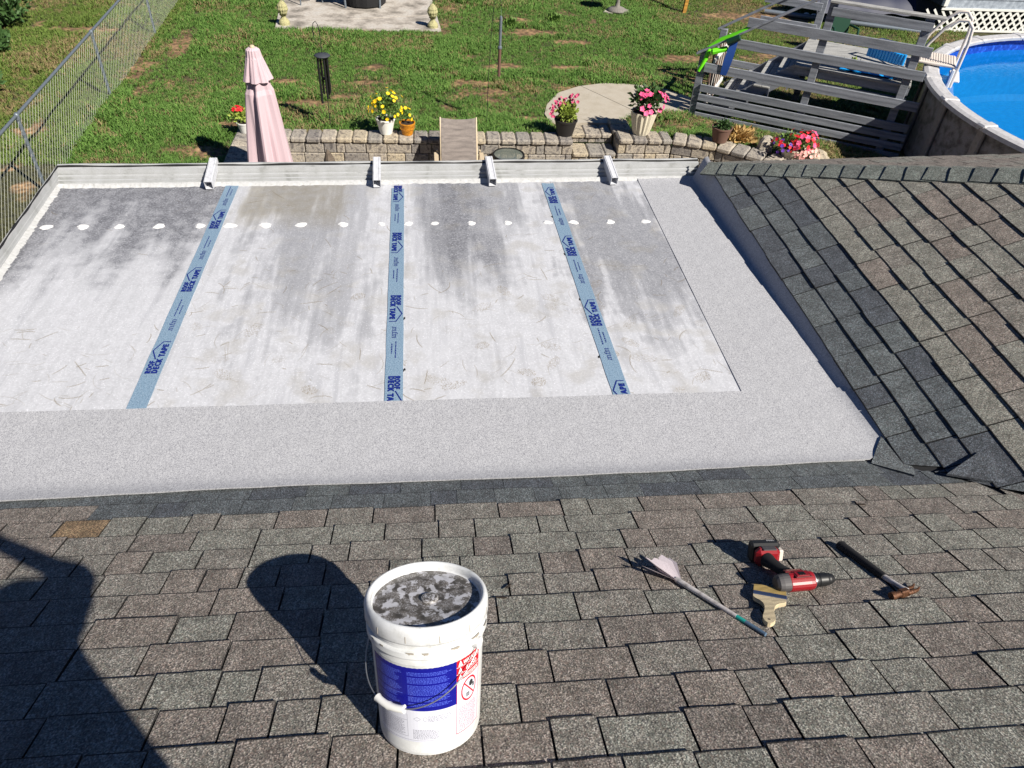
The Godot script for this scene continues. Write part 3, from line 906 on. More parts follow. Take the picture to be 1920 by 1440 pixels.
		# tar squeezed out at the edge
		if ti > 0:
			var tz := [-5.33, -4.72, -4.1, -3.45] if ti == 2 else [-3.36, -3.9]
			for z in tz:
				var db := MB.new()
				db.lathe(X(fp(cx.call(z) + (-0.055 if ti == 2 else 0.054), 0.0, z)), [Vector2(0.001, 0.003), Vector2(0.009, 0.0025), Vector2(0.012, 0.0005)], 9, true, func(a, _y): return 1.0 + 0.5 * sin(a * 2.0 + z) + 0.3 * sin(a * 5.0))
				obj("tar_drip", db, M.tar_shade, ro)
		ti += 1
	# dabs of white sealant over the screw heads
	var dx := [-2.825, -2.569, -2.31, -2.027, -1.731, -1.515, -1.253, -0.986, -0.669, -0.376, -0.168, 0.035, 0.323, 0.61, 0.93, 1.141, 1.441, 1.731]
	for i in dx.size():
		var db := MB.new()
		var sd := rng.randf() * 9.0
		var e := rng.randf_range(0.9, 1.25) * (0.85 if i < 9 else 0.7)
		db.lathe(Transform3D(Basis(Vector3(e, 0, 0), Vector3(0, 1, -0.0437), Vector3(0, 0.0437 * e * 0.85, e * 0.85)), fp(dx[i], 0.0005, -5.185 - 0.012 * (dx[i] + 2.8))), [Vector2(0.0, 0.011), Vector2(0.012, 0.0105), Vector2(0.018, 0.007), Vector2(0.026, 0.0085), Vector2(0.036, 0.005), Vector2(0.045, 0.0005)].map(func(q): return Vector2(maxf(q.x, 0.0005), q.y)), 20, true, func(a, _y): return 1.0 + 0.13 * sin(a * 2.0 + sd) + 0.1 * sin(a * 3.0 + sd * 2.0) + 0.05 * sin(a * 7.0 + sd))
		obj("sealant_dab", db, M.sealant, ro)
	# membrane sheets
	var nm := FastNoiseLite.new()
	nm.seed = 21; nm.frequency = 0.6
	var edge_z := func(x: float) -> float: return -2.25 - 0.012 * (x + 0.5) + 0.012 * sin(x * 2.1) + 0.006 * nm.get_noise_1d(x * 5.0)
	var mb := MB.new()
	var nv := 40
	var lift := func(x: float, z: float) -> float: return 0.0065 + 0.0035 * nm.get_noise_2d(x * 2.0, z * 2.0)
	var ynear := func(_x: float, z: float) -> float:
		# soft maximum of the low roof and the near slope
		var a := 2.686 + 0.0437 * z; var b := 3.607 + 0.4452 * z + 0.008
		var dlt := 0.02
		return 0.5 * (a + b + sqrt((a - b) * (a - b) + dlt * dlt))
	var climb := func(x: float, yb: float) -> float:
		# rises to the side slope's eave
		var t := smoothstep(2.195, 2.268, x)
		var yr := 2.614 + 0.4452 * (x - 2.266) - 0.004
		return lerpf(yb, maxf(yb, yr), t)
	var fa := func(u: float, v: float) -> Vector3:
		var xm := 2.285
		var x := lerpf(-3.05, xm, u)
		if u > 0.85: x = lerpf(-3.05 + (xm + 3.05) * 0.85, xm, (u - 0.85) / 0.15)
		var z0 := -2.849 + 0.004 * nm.get_noise_1d(x * 4.0)
		var z1: float = edge_z.call(x)
		# the near right corner is cut off
		if x > 2.12: z1 = lerpf(edge_z.call(2.12), -2.47, pow((x - 2.12) / (xm - 2.12), 1.4))
		var z := lerpf(z0, z1, v)
		var y: float = climb.call(x, ynear.call(x, z)) + lift.call(x, z) + 0.002
		return Vector3(x, y, z)
	mb.sheet(fa, 90, nv, Vector3.UP)
	for v in [0.0, 1.0]:
		var fe := func(u: float, a: float) -> Vector3: return fa.call(u, v) - Vector3(0, 0.0075 * a, 0)
		mb.sheet(fe, 90, 1, Vector3.BACK if v > 0.5 else Vector3.FORWARD)
	obj("membrane_sheet", mb, M.membrane, ro)
	mb = MB.new()
	var fb := func(u: float, v: float) -> Vector3:
		var z := lerpf(-5.647, -2.81, v)
		var x0 := lerpf(1.723, 1.655, v)
		var x := lerpf(x0, 2.292, pow(u, 0.75))
		var zz := z + (0.02 * (1.0 - v) * nm.get_noise_1d(x * 3.0))
		var y: float = climb.call(x + 0.006 * nm.get_noise_1d(z * 2.0), 2.686 + 0.0437 * z) + 0.75 * lift.call(x, z)
		if v < 0.03: y += 0.012 * (1.0 - v / 0.03)
		return Vector3(x, y, zz)
	mb.sheet(fb, 40, 70, Vector3.UP)
	var fc := func(a: float, v: float) -> Vector3: return fb.call(0.0, v) - Vector3(0, 0.006 * a, 0)
	mb.sheet(fc, 1, 70, Vector3.LEFT)
	var fd := func(u: float, a: float) -> Vector3: return fb.call(u, 0.0) - Vector3(0, 0.02 * a, 0)
	mb.sheet(fd, 40, 1, Vector3.FORWARD)
	obj("membrane_sheet", mb, M.membrane, ro)
	# posts and beam that carry the outer edge
	var bm := MB.new()
	bm.bar(Vector3(-2.6, 2.28, -5.33), Vector3(2.2, 2.27, -5.45), 0.09, 0.15)
	obj("beam", bm, M.gutter, ro)
	for x in [-2.55, -0.3, 2.0]:
		var pb := MB.new()
		pb.bar(Vector3(x, -0.52, -5.33 - 0.025 * (x + 2.6)), Vector3(x, 2.2, -5.33 - 0.025 * (x + 2.6)), 0.09, 0.09, Vector3.RIGHT)
		obj("post", pb, M.gutter, ro)

# ---------------------------------------------------------------- things on the near slope
func on_near(x: float, s: float, turn := 0.0) -> Transform3D:
	# local frame lying on the shingles: x along the courses, y off the roof, z up the slope; turn about the roof normal
	var n := Vector3(0, C24, -S24)
	var b := Basis(Vector3.RIGHT, n, Vector3(0, S24, C24))
	return Transform3D(b.rotated(n, turn), np(x, 0.012, s))

func label_texture() -> ImageTexture:
	var W := 640; var H := 360
	var im := Image.create(W, H, false, Image.FORMAT_RGB8)
	im.fill(srgb(208, 210, 221))
	var blue := srgb(10, 14, 132); var lb := srgb(78, 98, 205); var red := srgb(190, 24, 40); var gy := srgb(84, 84, 100)
	var r := RandomNumberGenerator.new()
	r.seed = 5
	# blue instruction panel with two columns of fine print
	im.fill_rect(Rect2i(0, 0, 470, 205), blue)
	for cx in [[14, 195], [222, 450]]:
		var y := 22
		var blk := 0
		while y < 188:
			var x: int = cx[0]
			var lim: int = cx[1] - r.randi_range(0, 40)
			if blk > 2 and r.randf() < 0.2:
				y += 7; blk = 0
			while x < lim:
				var w := r.randi_range(4, 15)
				im.fill_rect(Rect2i(x, y, mini(w, lim - x), 3), lb if r.randf() < 0.75 else srgb(80, 100, 205))
				x += w + 3
			y += 6; blk += 1
	# red warning panel
	im.fill_rect(Rect2i(470, 0, 166, 100), red)
	im.fill_rect(Rect2i(470, 0, 3, 358), red); im.fill_rect(Rect2i(633, 0, 3, 358), red); im.fill_rect(Rect2i(470, 355, 166, 3), red)
	for q in [0, 1, 2]:
		var y: int = 4 + q * 33
		for k in 26: im.fill_rect(Rect2i(492 - k / 2, y + k, k + 1, 1), Color.WHITE)
		im.fill_rect(Rect2i(491, y + 9, 3, 9), red); im.fill_rect(Rect2i(491, y + 20, 3, 3), red)
		im.fill_rect(Rect2i(470, y + 29, 166, 2), Color.WHITE)
	# prohibition ring
	for j in range(102, 222):
		for i in range(485, 622):
			var d := Vector2(i - 553, j - 162).length()
			var on := absf(d - 52) < 4.0 or (d < 52 and absf((i - 553) - (j - 162)) < 5.0)
			var ink := (Vector2(i - 566, j - 142).length() < 15 or (i > 530 and i < 556 and j > 176 and j < 198 and (i + j) % 5 < 3) or (absf(i - 585) < 7 and absf(j - 158) < 10)) and d < 47
			if on: im.set_pixel(i, j, red)
			elif ink: im.set_pixel(i, j, srgb(50, 48, 52))
	for cx in [[482, 626, 232, 348, red.lerp(Color.WHITE, 0.12)], [30, 200, 262, 330, gy], [238, 380, 300, 345, gy], [320, 456, 232, 262, gy]]:
		var y: int = cx[2]
		while y < cx[3]:
			var x: int = cx[0]
			var lim: int = cx[1] - r.randi_range(0, 25)
			while x < lim:
				var w := r.randi_range(4, 13)
				im.fill_rect(Rect2i(x, y, mini(w, lim - x), 2), cx[4])
				x += w + 3
			y += 6
	im.fill_rect(Rect2i(22, 256, 188, 1), gy); im.fill_rect(Rect2i(22, 336, 188, 1), gy); im.fill_rect(Rect2i(210, 225, 1, 112), gy); im.fill_rect(Rect2i(22, 225, 1, 112), gy)
	im.fill_rect(Rect2i(0, 352, 470, 1), gy)
	for k in 18:
		im.fill_rect(Rect2i(262 - k, 236 + k / 2, 1, 1), gy); im.fill_rect(Rect2i(262 + k, 236 + k / 2, 1, 1), gy); im.fill_rect(Rect2i(262 - k, 254 - k / 2, 1, 1), gy); im.fill_rect(Rect2i(262 + k, 254 - k / 2, 1, 1), gy)
	for a in 60: im.set_pixel(304 + int(10 * cos(a * 0.105)), 245 + int(10 * sin(a * 0.105)), gy)
	im.generate_mipmaps()
	return ImageTexture.create_from_image(im)

func lid_texture() -> ImageTexture:
	var S := 384
	var wn := FastNoiseLite.new()
	wn.seed = 201; wn.frequency = 0.014; wn.fractal_octaves = 3
	wn.domain_warp_enabled = true; wn.domain_warp_amplitude = 55.0; wn.domain_warp_frequency = 0.012; wn.domain_warp_fractal_octaves = 3
	var wi := wn.get_image(S, S)
	wi.convert(Image.FORMAT_L8)
	var a := wi.get_data(); var b := noise_bytes(S, S, 0.03, 203, 4); var c := noise_bytes(S, S, 0.02, 207, 3)
	var out := PackedByteArray()
	out.resize(S * S * 3)
	for i in S * S:
		var e := (b[i] / 255.0 - 0.5)
		var d := a[i] / 255.0 + e * 0.3
		var cm := c[i] / 255.0
		# pools of white, with marbled curls where the wet residue was stirred
		var w := smoothstep(0.6, 0.67, d)
		w = maxf(w, 0.9 * smoothstep(0.5, 0.85, sin(d * 42.0 + e * 7.0)) * smoothstep(0.3, 0.5, cm))
		w *= 0.86 + 0.14 * smoothstep(0.3, 0.7, cm + e)
		var dk := 0.24 + 0.17 * cm + 0.12 * e
		out[i * 3] = int(255 * minf(1.0, lerpf(dk * 1.03, 0.74, w))); out[i * 3 + 1] = int(255 * lerpf(dk * 0.97, 0.74, w)); out[i * 3 + 2] = int(255 * lerpf(dk * 0.9, 0.76, w))
	var im := Image.create_from_data(S, S, false, Image.FORMAT_RGB8, out)
	im.generate_mipmaps()
	return ImageTexture.create_from_image(im)

func build_bucket() -> void:
	var at := Vector3(-0.034, 3.21, -0.893) + Vector3(0, C24, -S24) * 0.0125
	var bk := thing("bucket", "white five gallon pail with blue and red label and paint-smeared lid", "bucket", at)
	var n := Vector3(0, C24, -S24)
	bk.basis = Basis(Vector3.RIGHT * 1.015, n * 1.05, Vector3(0, S24, C24) * 1.015)
	var R := func(h: float) -> float: return 0.1285 + 0.0118 * h / 0.30
	var b := MB.new()
	var pr := [Vector2(0.0, 0.0), Vector2(0.122, 0.0), Vector2(0.1275, 0.004)]
	for i in 13: pr.append(Vector2(R.call(0.012 + i * 0.02), 0.012 + i * 0.02))
	pr.append_array([Vector2(0.1405, 0.262), Vector2(0.1415, 0.266), Vector2(0.1415, 0.279), Vector2(0.141, 0.281), Vector2(0.1475, 0.284), Vector2(0.149, 0.288), Vector2(0.149, 0.301), Vector2(0.1478, 0.303), Vector2(0.1415, 0.305), Vector2(0.1415, 0.315), Vector2(0.1465, 0.317), Vector2(0.1465, 0.321), Vector2(0.141, 0.323), Vector2(0.141, 0.34), Vector2(0.0, 0.34)])
	b.lathe(X(V3), pr, 72)
	obj("body", b, M.bucket, bk)
	b = MB.new()
	b.lathe(X(V3), [Vector2(0.1425, 0.324), Vector2(0.1505, 0.3245), Vector2(0.152, 0.328), Vector2(0.152, 0.352), Vector2(0.150, 0.361), Vector2(0.146, 0.3665), Vector2(0.1425, 0.3685), Vector2(0.1385, 0.367), Vector2(0.1355, 0.362), Vector2(0.1345, 0.352), Vector2(0.134, 0.3475), Vector2(0.125, 0.3468)], 72, true)
	obj("lid_rim", b, M.bucket_lid, bk)
	# notches pressed in the lid skirt
	b = MB.new()
	for k in 12:
		var a := TAU * k / 12.0 + 0.2
		b.box(Transform3D(Basis(Vector3.UP, a), Vector3(sin(a), 0, cos(a)) * 0.152 + Vector3(0, 0.339, 0)), Vector3(0.0016, 0.017, 0.0012))
	obj("lid_notches", b, M.dried, bk)
	b = MB.new()
	var lp := []
	for i in 13: lp.append(Vector2(maxf(0.0004, 0.1355 - 0.0112 * i), 0.347 + 0.0016 * sin(i * 0.5)))
	var k2 := 64
	for i in 12:
		for j in k2:
			var q := []; var uv := []
			for e in [[i, j], [i, j + 1], [i + 1, j + 1], [i + 1, j]]:
				var ang: float = TAU * e[1] / k2
				var p := Vector3(sin(ang) * lp[e[0]].x, lp[e[0]].y, cos(ang) * lp[e[0]].x)
				q.append(p); uv.append(Vector2(p.x / 0.28 + 0.5, p.z / 0.28 + 0.5))
			b.quv(q, Vector3.UP, uv)
	var lm := mat(Color.WHITE, 0.3)
	lm.albedo_texture = lid_texture()
	obj("lid_panel", b, lm, bk)
	# pour spout cap in the middle of the lid
	b = MB.new()
	b.lathe(X(Vector3(0.008, 0.346, -0.004)), [Vector2(0.022, 0.0), Vector2(0.0215, 0.005), Vector2(0.018, 0.0065), Vector2(0.0, 0.006)], 24, true)
	obj("spout_cap", b, lm, bk)
	# wrapped label
	b = MB.new()
	var a0 := deg_to_rad(-66.0); var a1 := deg_to_rad(64.0)
	var L0 := 0.045; var L1 := 0.258
	for i in 36:
		var q := []; var uv := []
		for e in [[i, 0], [i + 1, 0], [i + 1, 1], [i, 1]]:
			var ang: float = lerpf(a0, a1, e[0] / 36.0); var h := L0 if e[1] == 0 else L1
			var rr: float = R.call(h) + 0.0009
			q.append(Vector3(sin(ang) * rr, h, cos(ang) * rr)); uv.append(Vector2(e[0] / 36.0, 1.0 - e[1]))
		var am: float = lerpf(a0, a1, (i + 0.5) / 36.0)
		b.quv(q, Vector3(sin(am), 0, cos(am)), uv)
	var bm := mat(Color.WHITE, 0.4)
	bm.albedo_texture = label_texture()
	var lab := obj("paper_label", b, bm, bk)
	var wm := mat(srgb(240, 240, 240), 0.5)
	var wy := [["WARNING", 0.0107], ["AVISO", 0.0301], ["AVERTISSEMENT", 0.0497]]
	for e in wy:
		var hc: float = L1 - e[1]
		var rr: float = R.call(hc) + 0.0016
		var am := lerpf(a0, a1, 0.885)
		var o := Vector3(0, hc, 0)
		var bend := func(x: float, y: float) -> Vector3: return Vector3(sin(am + x / rr) * rr, hc + y, cos(am + x / rr) * rr)
		lettering(lab, "print", e[0], wm, o, Vector3.RIGHT, Vector3.UP, 0.056 if e[0] != "AVISO" else 0.04, 0.0098, true, false, 0.0, bend)
	# wire bail and its grip
	var p := []; var r := []
	var f0 := deg_to_rad(-36.0)
	var bail := func(t: float) -> Vector3:
		var ang := f0 + t
		var rr := 0.152 + 0.006 * cos(t)
		return Vector3(sin(ang) * rr, 0.282 - 0.128 * pow(maxf(0.0, cos(t)), 0.8), cos(ang) * rr)
	for i in 41:
		p.append(bail.call(lerpf(-PI * 0.5, PI * 0.5, i / 40.0))); r.append(0.0017)
	b = MB.new()
	b.tube(p, r, 6)
	var hn := obj("bail", b, M.steel, bk)
	b = MB.new()
	p = []; r = []
	for i in 11:
		p.append(bail.call(lerpf(-0.26, 0.26, i / 10.0))); r.append(0.0105 if (i == 0 or i == 10 or i == 5) else 0.0088)
	b.tube(p, r, 12)
	obj("grip", b, M.white_plastic, hn)
	for sg in [-1.0, 1.0]:
		b = MB.new()
		var ang: float = f0 + sg * PI * 0.5
		var d := Vector3(sin(ang), 0, cos(ang))
		b.tube([d * 0.139 + Vector3(0, 0.282, 0), d * 0.155 + Vector3(0, 0.282, 0)], [0.016, 0.014], 14)
		obj("bail_ear", b, M.bucket, bk)
	# dried drips below the collar
	for k in 7:
		b = MB.new()
		var ang := lerpf(-1.1, 1.2, k / 6.0) + rng.randf_range(-0.1, 0.1)
		var w := rng.randf_range(0.05, 0.3)
		for i in 6:
			var x0 := ang + w * (i - 3.0) / 6.0; var x1 := ang + w * (i - 2.0) / 6.0
			var hy0 := 0.302 - 0.003 * sin(PI * i / 6.0) * rng.randf_range(0.4, 1.5)
			var q := []
			for e in [[x0, 0.305], [x1, 0.305], [x1, hy0], [x0, hy0]]:
				q.append(Vector3(sin(e[0]) * 0.1496, e[1], cos(e[0]) * 0.1496))
			b.face(q, Vector3(sin(ang), 0, cos(ang)))
		obj("dried_paint", b, M.dried, bk)

func build_tools() -> void:
	# cordless drill lying on its side
	var dr := thing("drill", "red and black cordless drill lying on its side on the shingles", "drill")
	dr.transform = on_near(1.225, -1.46, 0.06)
	var ax := func(x: float, y: float, z: float) -> Vector3: return Vector3(x, y, z)
	var b := MB.new()
	# body parts are lathed along local x
	var lx := Transform3D(Basis(Vector3(0, 0, -1), Vector3(1, 0, 0), Vector3(0, -1, 0)), Vector3(0, 0.034, 0))
	var sq := func(a: float, _y: float) -> float: return 1.0 + 0.05 * cos(a * 4.0)
	b.lathe(lx, [Vector2(0.0, -0.088), Vector2(0.02, -0.087), Vector2(0.029, -0.08), Vector2(0.032, -0.066), Vector2(0.0325, -0.042)], 24, true, sq)
	obj("motor_cap", b, M.grey_plastic, dr)
	b = MB.new()
	b.lathe(lx, [Vector2(0.0325, -0.042), Vector2(0.0335, -0.04), Vector2(0.034, 0.03), Vector2(0.033, 0.044), Vector2(0.028, 0.05), Vector2(0.0, 0.05)], 24, true, sq)
	var shell := obj("shell", b, M.red, dr)
	b = MB.new()
	b.box(X(Vector3(0.002, 0.0665, 0.007)), Vector3(0.06, 0.005, 0.04), 0.002)
	obj("plate_groove", b, M.dark_red, shell)
	b = MB.new()
	b.box(X(Vector3(0.002, 0.0678, 0.007)), Vector3(0.05, 0.006, 0.031), 0.0025)
	obj("side_plate", b, M.red, shell)
	b = MB.new()
	for i in 4: b.box(X(Vector3(-0.008 + i * 0.006, 0.0712, 0.008)), Vector3(0.0042, 0.0025, 0.017))
	obj("vent", b, M.black, shell)
	b = MB.new()
	b.box(Transform3D(Basis(Vector3.RIGHT, -0.2), Vector3(-0.014, 0.0655, -0.021)), Vector3(0.066, 0.005, 0.018), 0.0015)
	obj("name_plate", b, M.dark_red, shell)
	lettering(shell, "print", "Milwaukee", mat(srgb(232, 170, 150), 0.5), Vector3(-0.014, 0.0687, -0.0216), Vector3.RIGHT, Basis(Vector3.RIGHT, -0.2) * Vector3(0, 0, -1), 0.048, 0.01)
	b = MB.new()
	b.lathe(lx, [Vector2(0.0265, 0.05), Vector2(0.027, 0.052), Vector2(0.027, 0.06), Vector2(0.0235, 0.063), Vector2(0.0225, 0.068), Vector2(0.024, 0.072), Vector2(0.0235, 0.098), Vector2(0.021, 0.106), Vector2(0.0205, 0.112), Vector2(0.015, 0.126), Vector2(0.009, 0.131), Vector2(0.0, 0.131)], 20, false)
	obj("chuck", b, M.black, dr)
	b = MB.new()
	b.lathe(lx, [Vector2(0.0275, 0.0485), Vector2(0.0285, 0.0488), Vector2(0.0285, 0.0512), Vector2(0.0272, 0.0516)], 20)
	obj("chuck_ring", b, M.steel, dr)
	# handle runs away down the roof to the battery
	b = MB.new()
	b.tube([Vector3(-0.004, 0.033, -0.018), Vector3(-0.012, 0.033, -0.05), Vector3(-0.022, 0.033, -0.085), Vector3(-0.034, 0.034, -0.125), Vector3(-0.04, 0.035, -0.15)], [0.026, 0.0215, 0.0195, 0.022, 0.028], 14)
	obj("handle", b, M.black_rough, dr)
	b = MB.new()
	b.tube([Vector3(0.012, 0.034, -0.03), Vector3(0.006, 0.034, -0.062)], [0.0105, 0.0085], 10)
	obj("trigger", b, M.red, dr)
	b = MB.new()
	b.tube([Vector3(0.003, 0.05, -0.022), Vector3(-0.014, 0.051, -0.045)], [0.009, 0.005], 10)
	obj("mode_switch", b, M.dark_red, dr)
	b = MB.new()
	b.box(Transform3D(Basis(Vector3.UP, -0.1), Vector3(-0.03, 0.037, -0.168)), Vector3(0.088, 0.07, 0.042), 0.014)
	var foot := obj("handle_foot", b, M.red, dr)
	b = MB.new()
	b.box(Transform3D(Basis(Vector3.UP, -0.1), Vector3(-0.028, 0.0725, -0.162)), Vector3(0.05, 0.004, 0.028), 0.0015)
	obj("foot_pad", b, M.grey_plastic, foot)
	b = MB.new()
	b.box(Transform3D(Basis(Vector3.UP, -0.1), Vector3(-0.024, 0.038, -0.206)), Vector3(0.108, 0.076, 0.04), 0.008)
	var bat := obj("battery", b, M.black, dr)
	lettering(bat, "print", "FUEL", mat(srgb(200, 200, 200), 0.5), Vector3(0.0, 0.0768, -0.208), Basis(Vector3.UP, -0.1) * Vector3.RIGHT, Basis(Vector3.UP, -0.1) * Vector3(0, 0, -1), 0.028, 0.009)
	b = MB.new()
	b.box(Transform3D(Basis(Vector3.UP, -0.1), Vector3(0.026, 0.034, -0.18)), Vector3(0.018, 0.045, 0.03), 0.004)
	obj("lamp_window", b, M.cream, dr)
	# flat paint brush
	var br := thing("paint_brush", "wide flat paint brush with pale wooden handle and dark blue band", "brush")
	var bt := on_near(1.118, -1.42, 0.0)
	var dirb := (np(1.026, 0.0, -1.244) - np(1.118, 0.0, -1.44)).normalized()
	var nn := Vector3(0, C24, -S24)
	br.transform = Transform3D(Basis(dirb.cross(nn).normalized(), dirb, nn * 1.0), np(1.12, 0.014, -1.452))
	# local x across, y along from bristles to the tip, z off the roof
	b = MB.new()
	b.prism(PackedVector2Array([Vector2(-0.052, -0.012), Vector2(-0.03, -0.016), Vector2(0.0, -0.013), Vector2(0.03, -0.017), Vector2(0.052, -0.012), Vector2(0.053, 0.03), Vector2(-0.053, 0.03)]), 0.016, X(Vector3(0, 0, 0.0)))
	obj("bristles", b, M.bristle, br)
	b = MB.new()
	b.box(X(Vector3(0, 0.04, 0.009)), Vector3(0.109, 0.022, 0.02), 0.002)
	obj("ferrule", b, M.navy, br)
	b = MB.new()
	var hp := PackedVector2Array()
	var prof := [[0.052, 0.0535], [0.066, 0.0525], [0.074, 0.046], [0.084, 0.03], [0.096, 0.02], [0.112, 0.0155], [0.13, 0.0145], [0.15, 0.0165], [0.168, 0.0195], [0.182, 0.019], [0.196, 0.013], [0.206, 0.004]]
	for e in prof: hp.append(Vector2(e[1], e[0]))
	prof.reverse()
	for e in prof: hp.append(Vector2(-e[1], e[0]))
	b.prism(hp, 0.0155, X(Vector3(0, 0, 0.002)))
	var hnd := obj("handle", b, M.handle_wood, br)
	b = MB.new()
	b.tube([Vector3(0, 0.186, 0.0172), Vector3(0, 0.186, 0.0182)], [0.0042, 0.0042], 12)
	obj("hanging_hole", b, M.old_wood, hnd)
	# paint stick with splayed flaps
	var sk := thing("coated_stick", "white paint-coated stick with splayed white flaps and a teal band", "stick")
	var A := np(0.824, 0.022, -1.552); var B := np(1.008, 0.014, -1.232)
	var pt := func(f: float) -> Vector3: return A.lerp(B, f)
	var nz := FastNoiseLite.new()
	nz.seed = 3; nz.frequency = 2.0
	b = MB.new()
	var pp := []; var rr := []
	for i in 23:
		pp.append(pt.call(i / 22.0 * 0.7)); rr.append(0.0098 - 0.002 * i / 22.0 + 0.0006 * nz.get_noise_1d(i * 0.7))
	b.tube(pp, rr, 10)
	obj("shaft", b, M.stick_white, sk)
	b = MB.new()
	b.tube([pt.call(0.7), pt.call(0.795)], [0.0074, 0.0071], 10)
	obj("teal_band", b, M.teal, sk)
	b = MB.new()
	b.tube([pt.call(0.795), pt.call(1.0)], [0.007, 0.0064], 10)
	obj("dark_tip", b, M.slate, sk)
	var dx := (A - B).normalized()
	var sd := nn.cross(dx).normalized()
	var fl := [[-1.25, 0.02, 0.125], [-0.65, 0.05, 0.13], [-0.1, 0.04, 0.13], [0.5, 0.07, 0.135], [1.05, 0.035, 0.13], [0.1, 0.015, 0.11]]
	for e in fl:
		b = MB.new()
		var tipd: Vector3 = (dx + sd * e[0] * 0.42 + nn * e[1] * 4.0).normalized()
		var wv: Vector3 = (sd * 0.8 + nn * (0.5 if e[0] > 0 else -0.35)).normalized()
		var base: Vector3 = A - dx * 0.012 + sd * e[0] * 0.006
		var w := 0.022
		var mid: Vector3 = base + tipd * e[2] * 0.6; var tip: Vector3 = base + tipd * e[2]
		for o in [0.0, 0.0016]:
			var up: Vector3 = tipd.cross(wv).normalized() * o
			b.face([base + wv * 0.004 + up, mid + wv * w + up, tip + wv * w * 0.6 + up, base - wv * 0.004 + up], nn)
			b.face([base - wv * 0.004 + up, tip + wv * w * 0.6 + up, tip - wv * w * 0.25 + up, mid - wv * w + up], nn)
		obj("flap", b, M.flap, sk)
	# claw hammer
	var hm := thing("claw_hammer", "claw hammer with black rubber grip and rusty head", "hammer")
	var h0 := np(1.525, 0.019, -1.73); var h1 := np(1.567, 0.017, -1.5); var h2 := np(1.59, 0.022, -1.405)
	b = MB.new()
	pp = []; rr = []
	for i in 25:
		var f := i / 24.0
		pp.append(h0.lerp(h1, f)); rr.append((0.0185 - 0.005 * f if f < 0.8 else 0.0142) + (0.0007 if i % 2 == 0 else 0.0) + (0.002 if i == 1 else 0.0) - (0.004 if i == 0 else 0.0))
	b.tube(pp, rr, 12)
	obj("grip", b, M.black_rough, hm)
	b = MB.new()
	b.tube([h1, h1.lerp(h2, 0.35), h1.lerp(h2, 0.8), h2], [0.0105, 0.0085, 0.008, 0.01], 10)
	obj("neck", b, M.stick_white, hm)
	var hx := (np(1.64, 0, -1.43) - np(1.512, 0, -1.392)).normalized()
	b = MB.new()
	var hc := np(1.572, 0.02, -1.398)
	b.tube([hc - hx * 0.058, hc - hx * 0.056, hc - hx * 0.04, hc - hx * 0.036, hc - hx * 0.018], [0.0125, 0.0145, 0.0145, 0.011, 0.011], 14)
	b.box(Transform3D(Basis(hx, nn, hx.cross(nn)), hc), Vector3(0.04, 0.026, 0.024), 0.004)
	var head := obj("head", b, M.rust, hm)
	for sgn in [-1.0, 1.0]:
		b = MB.new()
		var cz := hx.cross(nn)
		b.tube([hc + hx * 0.012 + cz * 0.006 * sgn, hc + hx * 0.035 + cz * 0.0085 * sgn + nn * 0.002, hc + hx * 0.058 + cz * 0.01 * sgn - cz * 0.004, hc + hx * 0.078 + cz * 0.011 * sgn - cz * 0.012 + nn * 0.004], [0.0095, 0.0085, 0.006, 0.0015], 8)
		obj("claw", b, M.rust, head)
	# leaves and bits of twig on the shingles
	var bits := [[0.235, -1.575, 0.9, "short dark twig lying below the bucket's right, nearer the flat roof"], [0.205, -1.51, 2.9, "dark curled leaf lying on shingles to the right of the bucket lid"], [1.8, -2.05, 2.8, "dark dry leaf lying on shingles up from the hammer"]]
	for e in bits:
		b = MB.new()
		var q := on_near(e[0], e[1], e[2])
		b.prism(PackedVector2Array([Vector2(-0.02, 0.0), Vector2(-0.008, 0.004), Vector2(0.012, 0.003), Vector2(0.02, -0.001), Vector2(0.004, -0.004), Vector2(-0.012, -0.003)]), 0.003, Transform3D(Basis(q.basis.x, q.basis.z, q.basis.y * -1.0), q.origin + q.basis.y * 0.006))
		tag(obj("dry_leaf", b, M.soil), e[3], "leaf", "dry leaf bits on the roof")

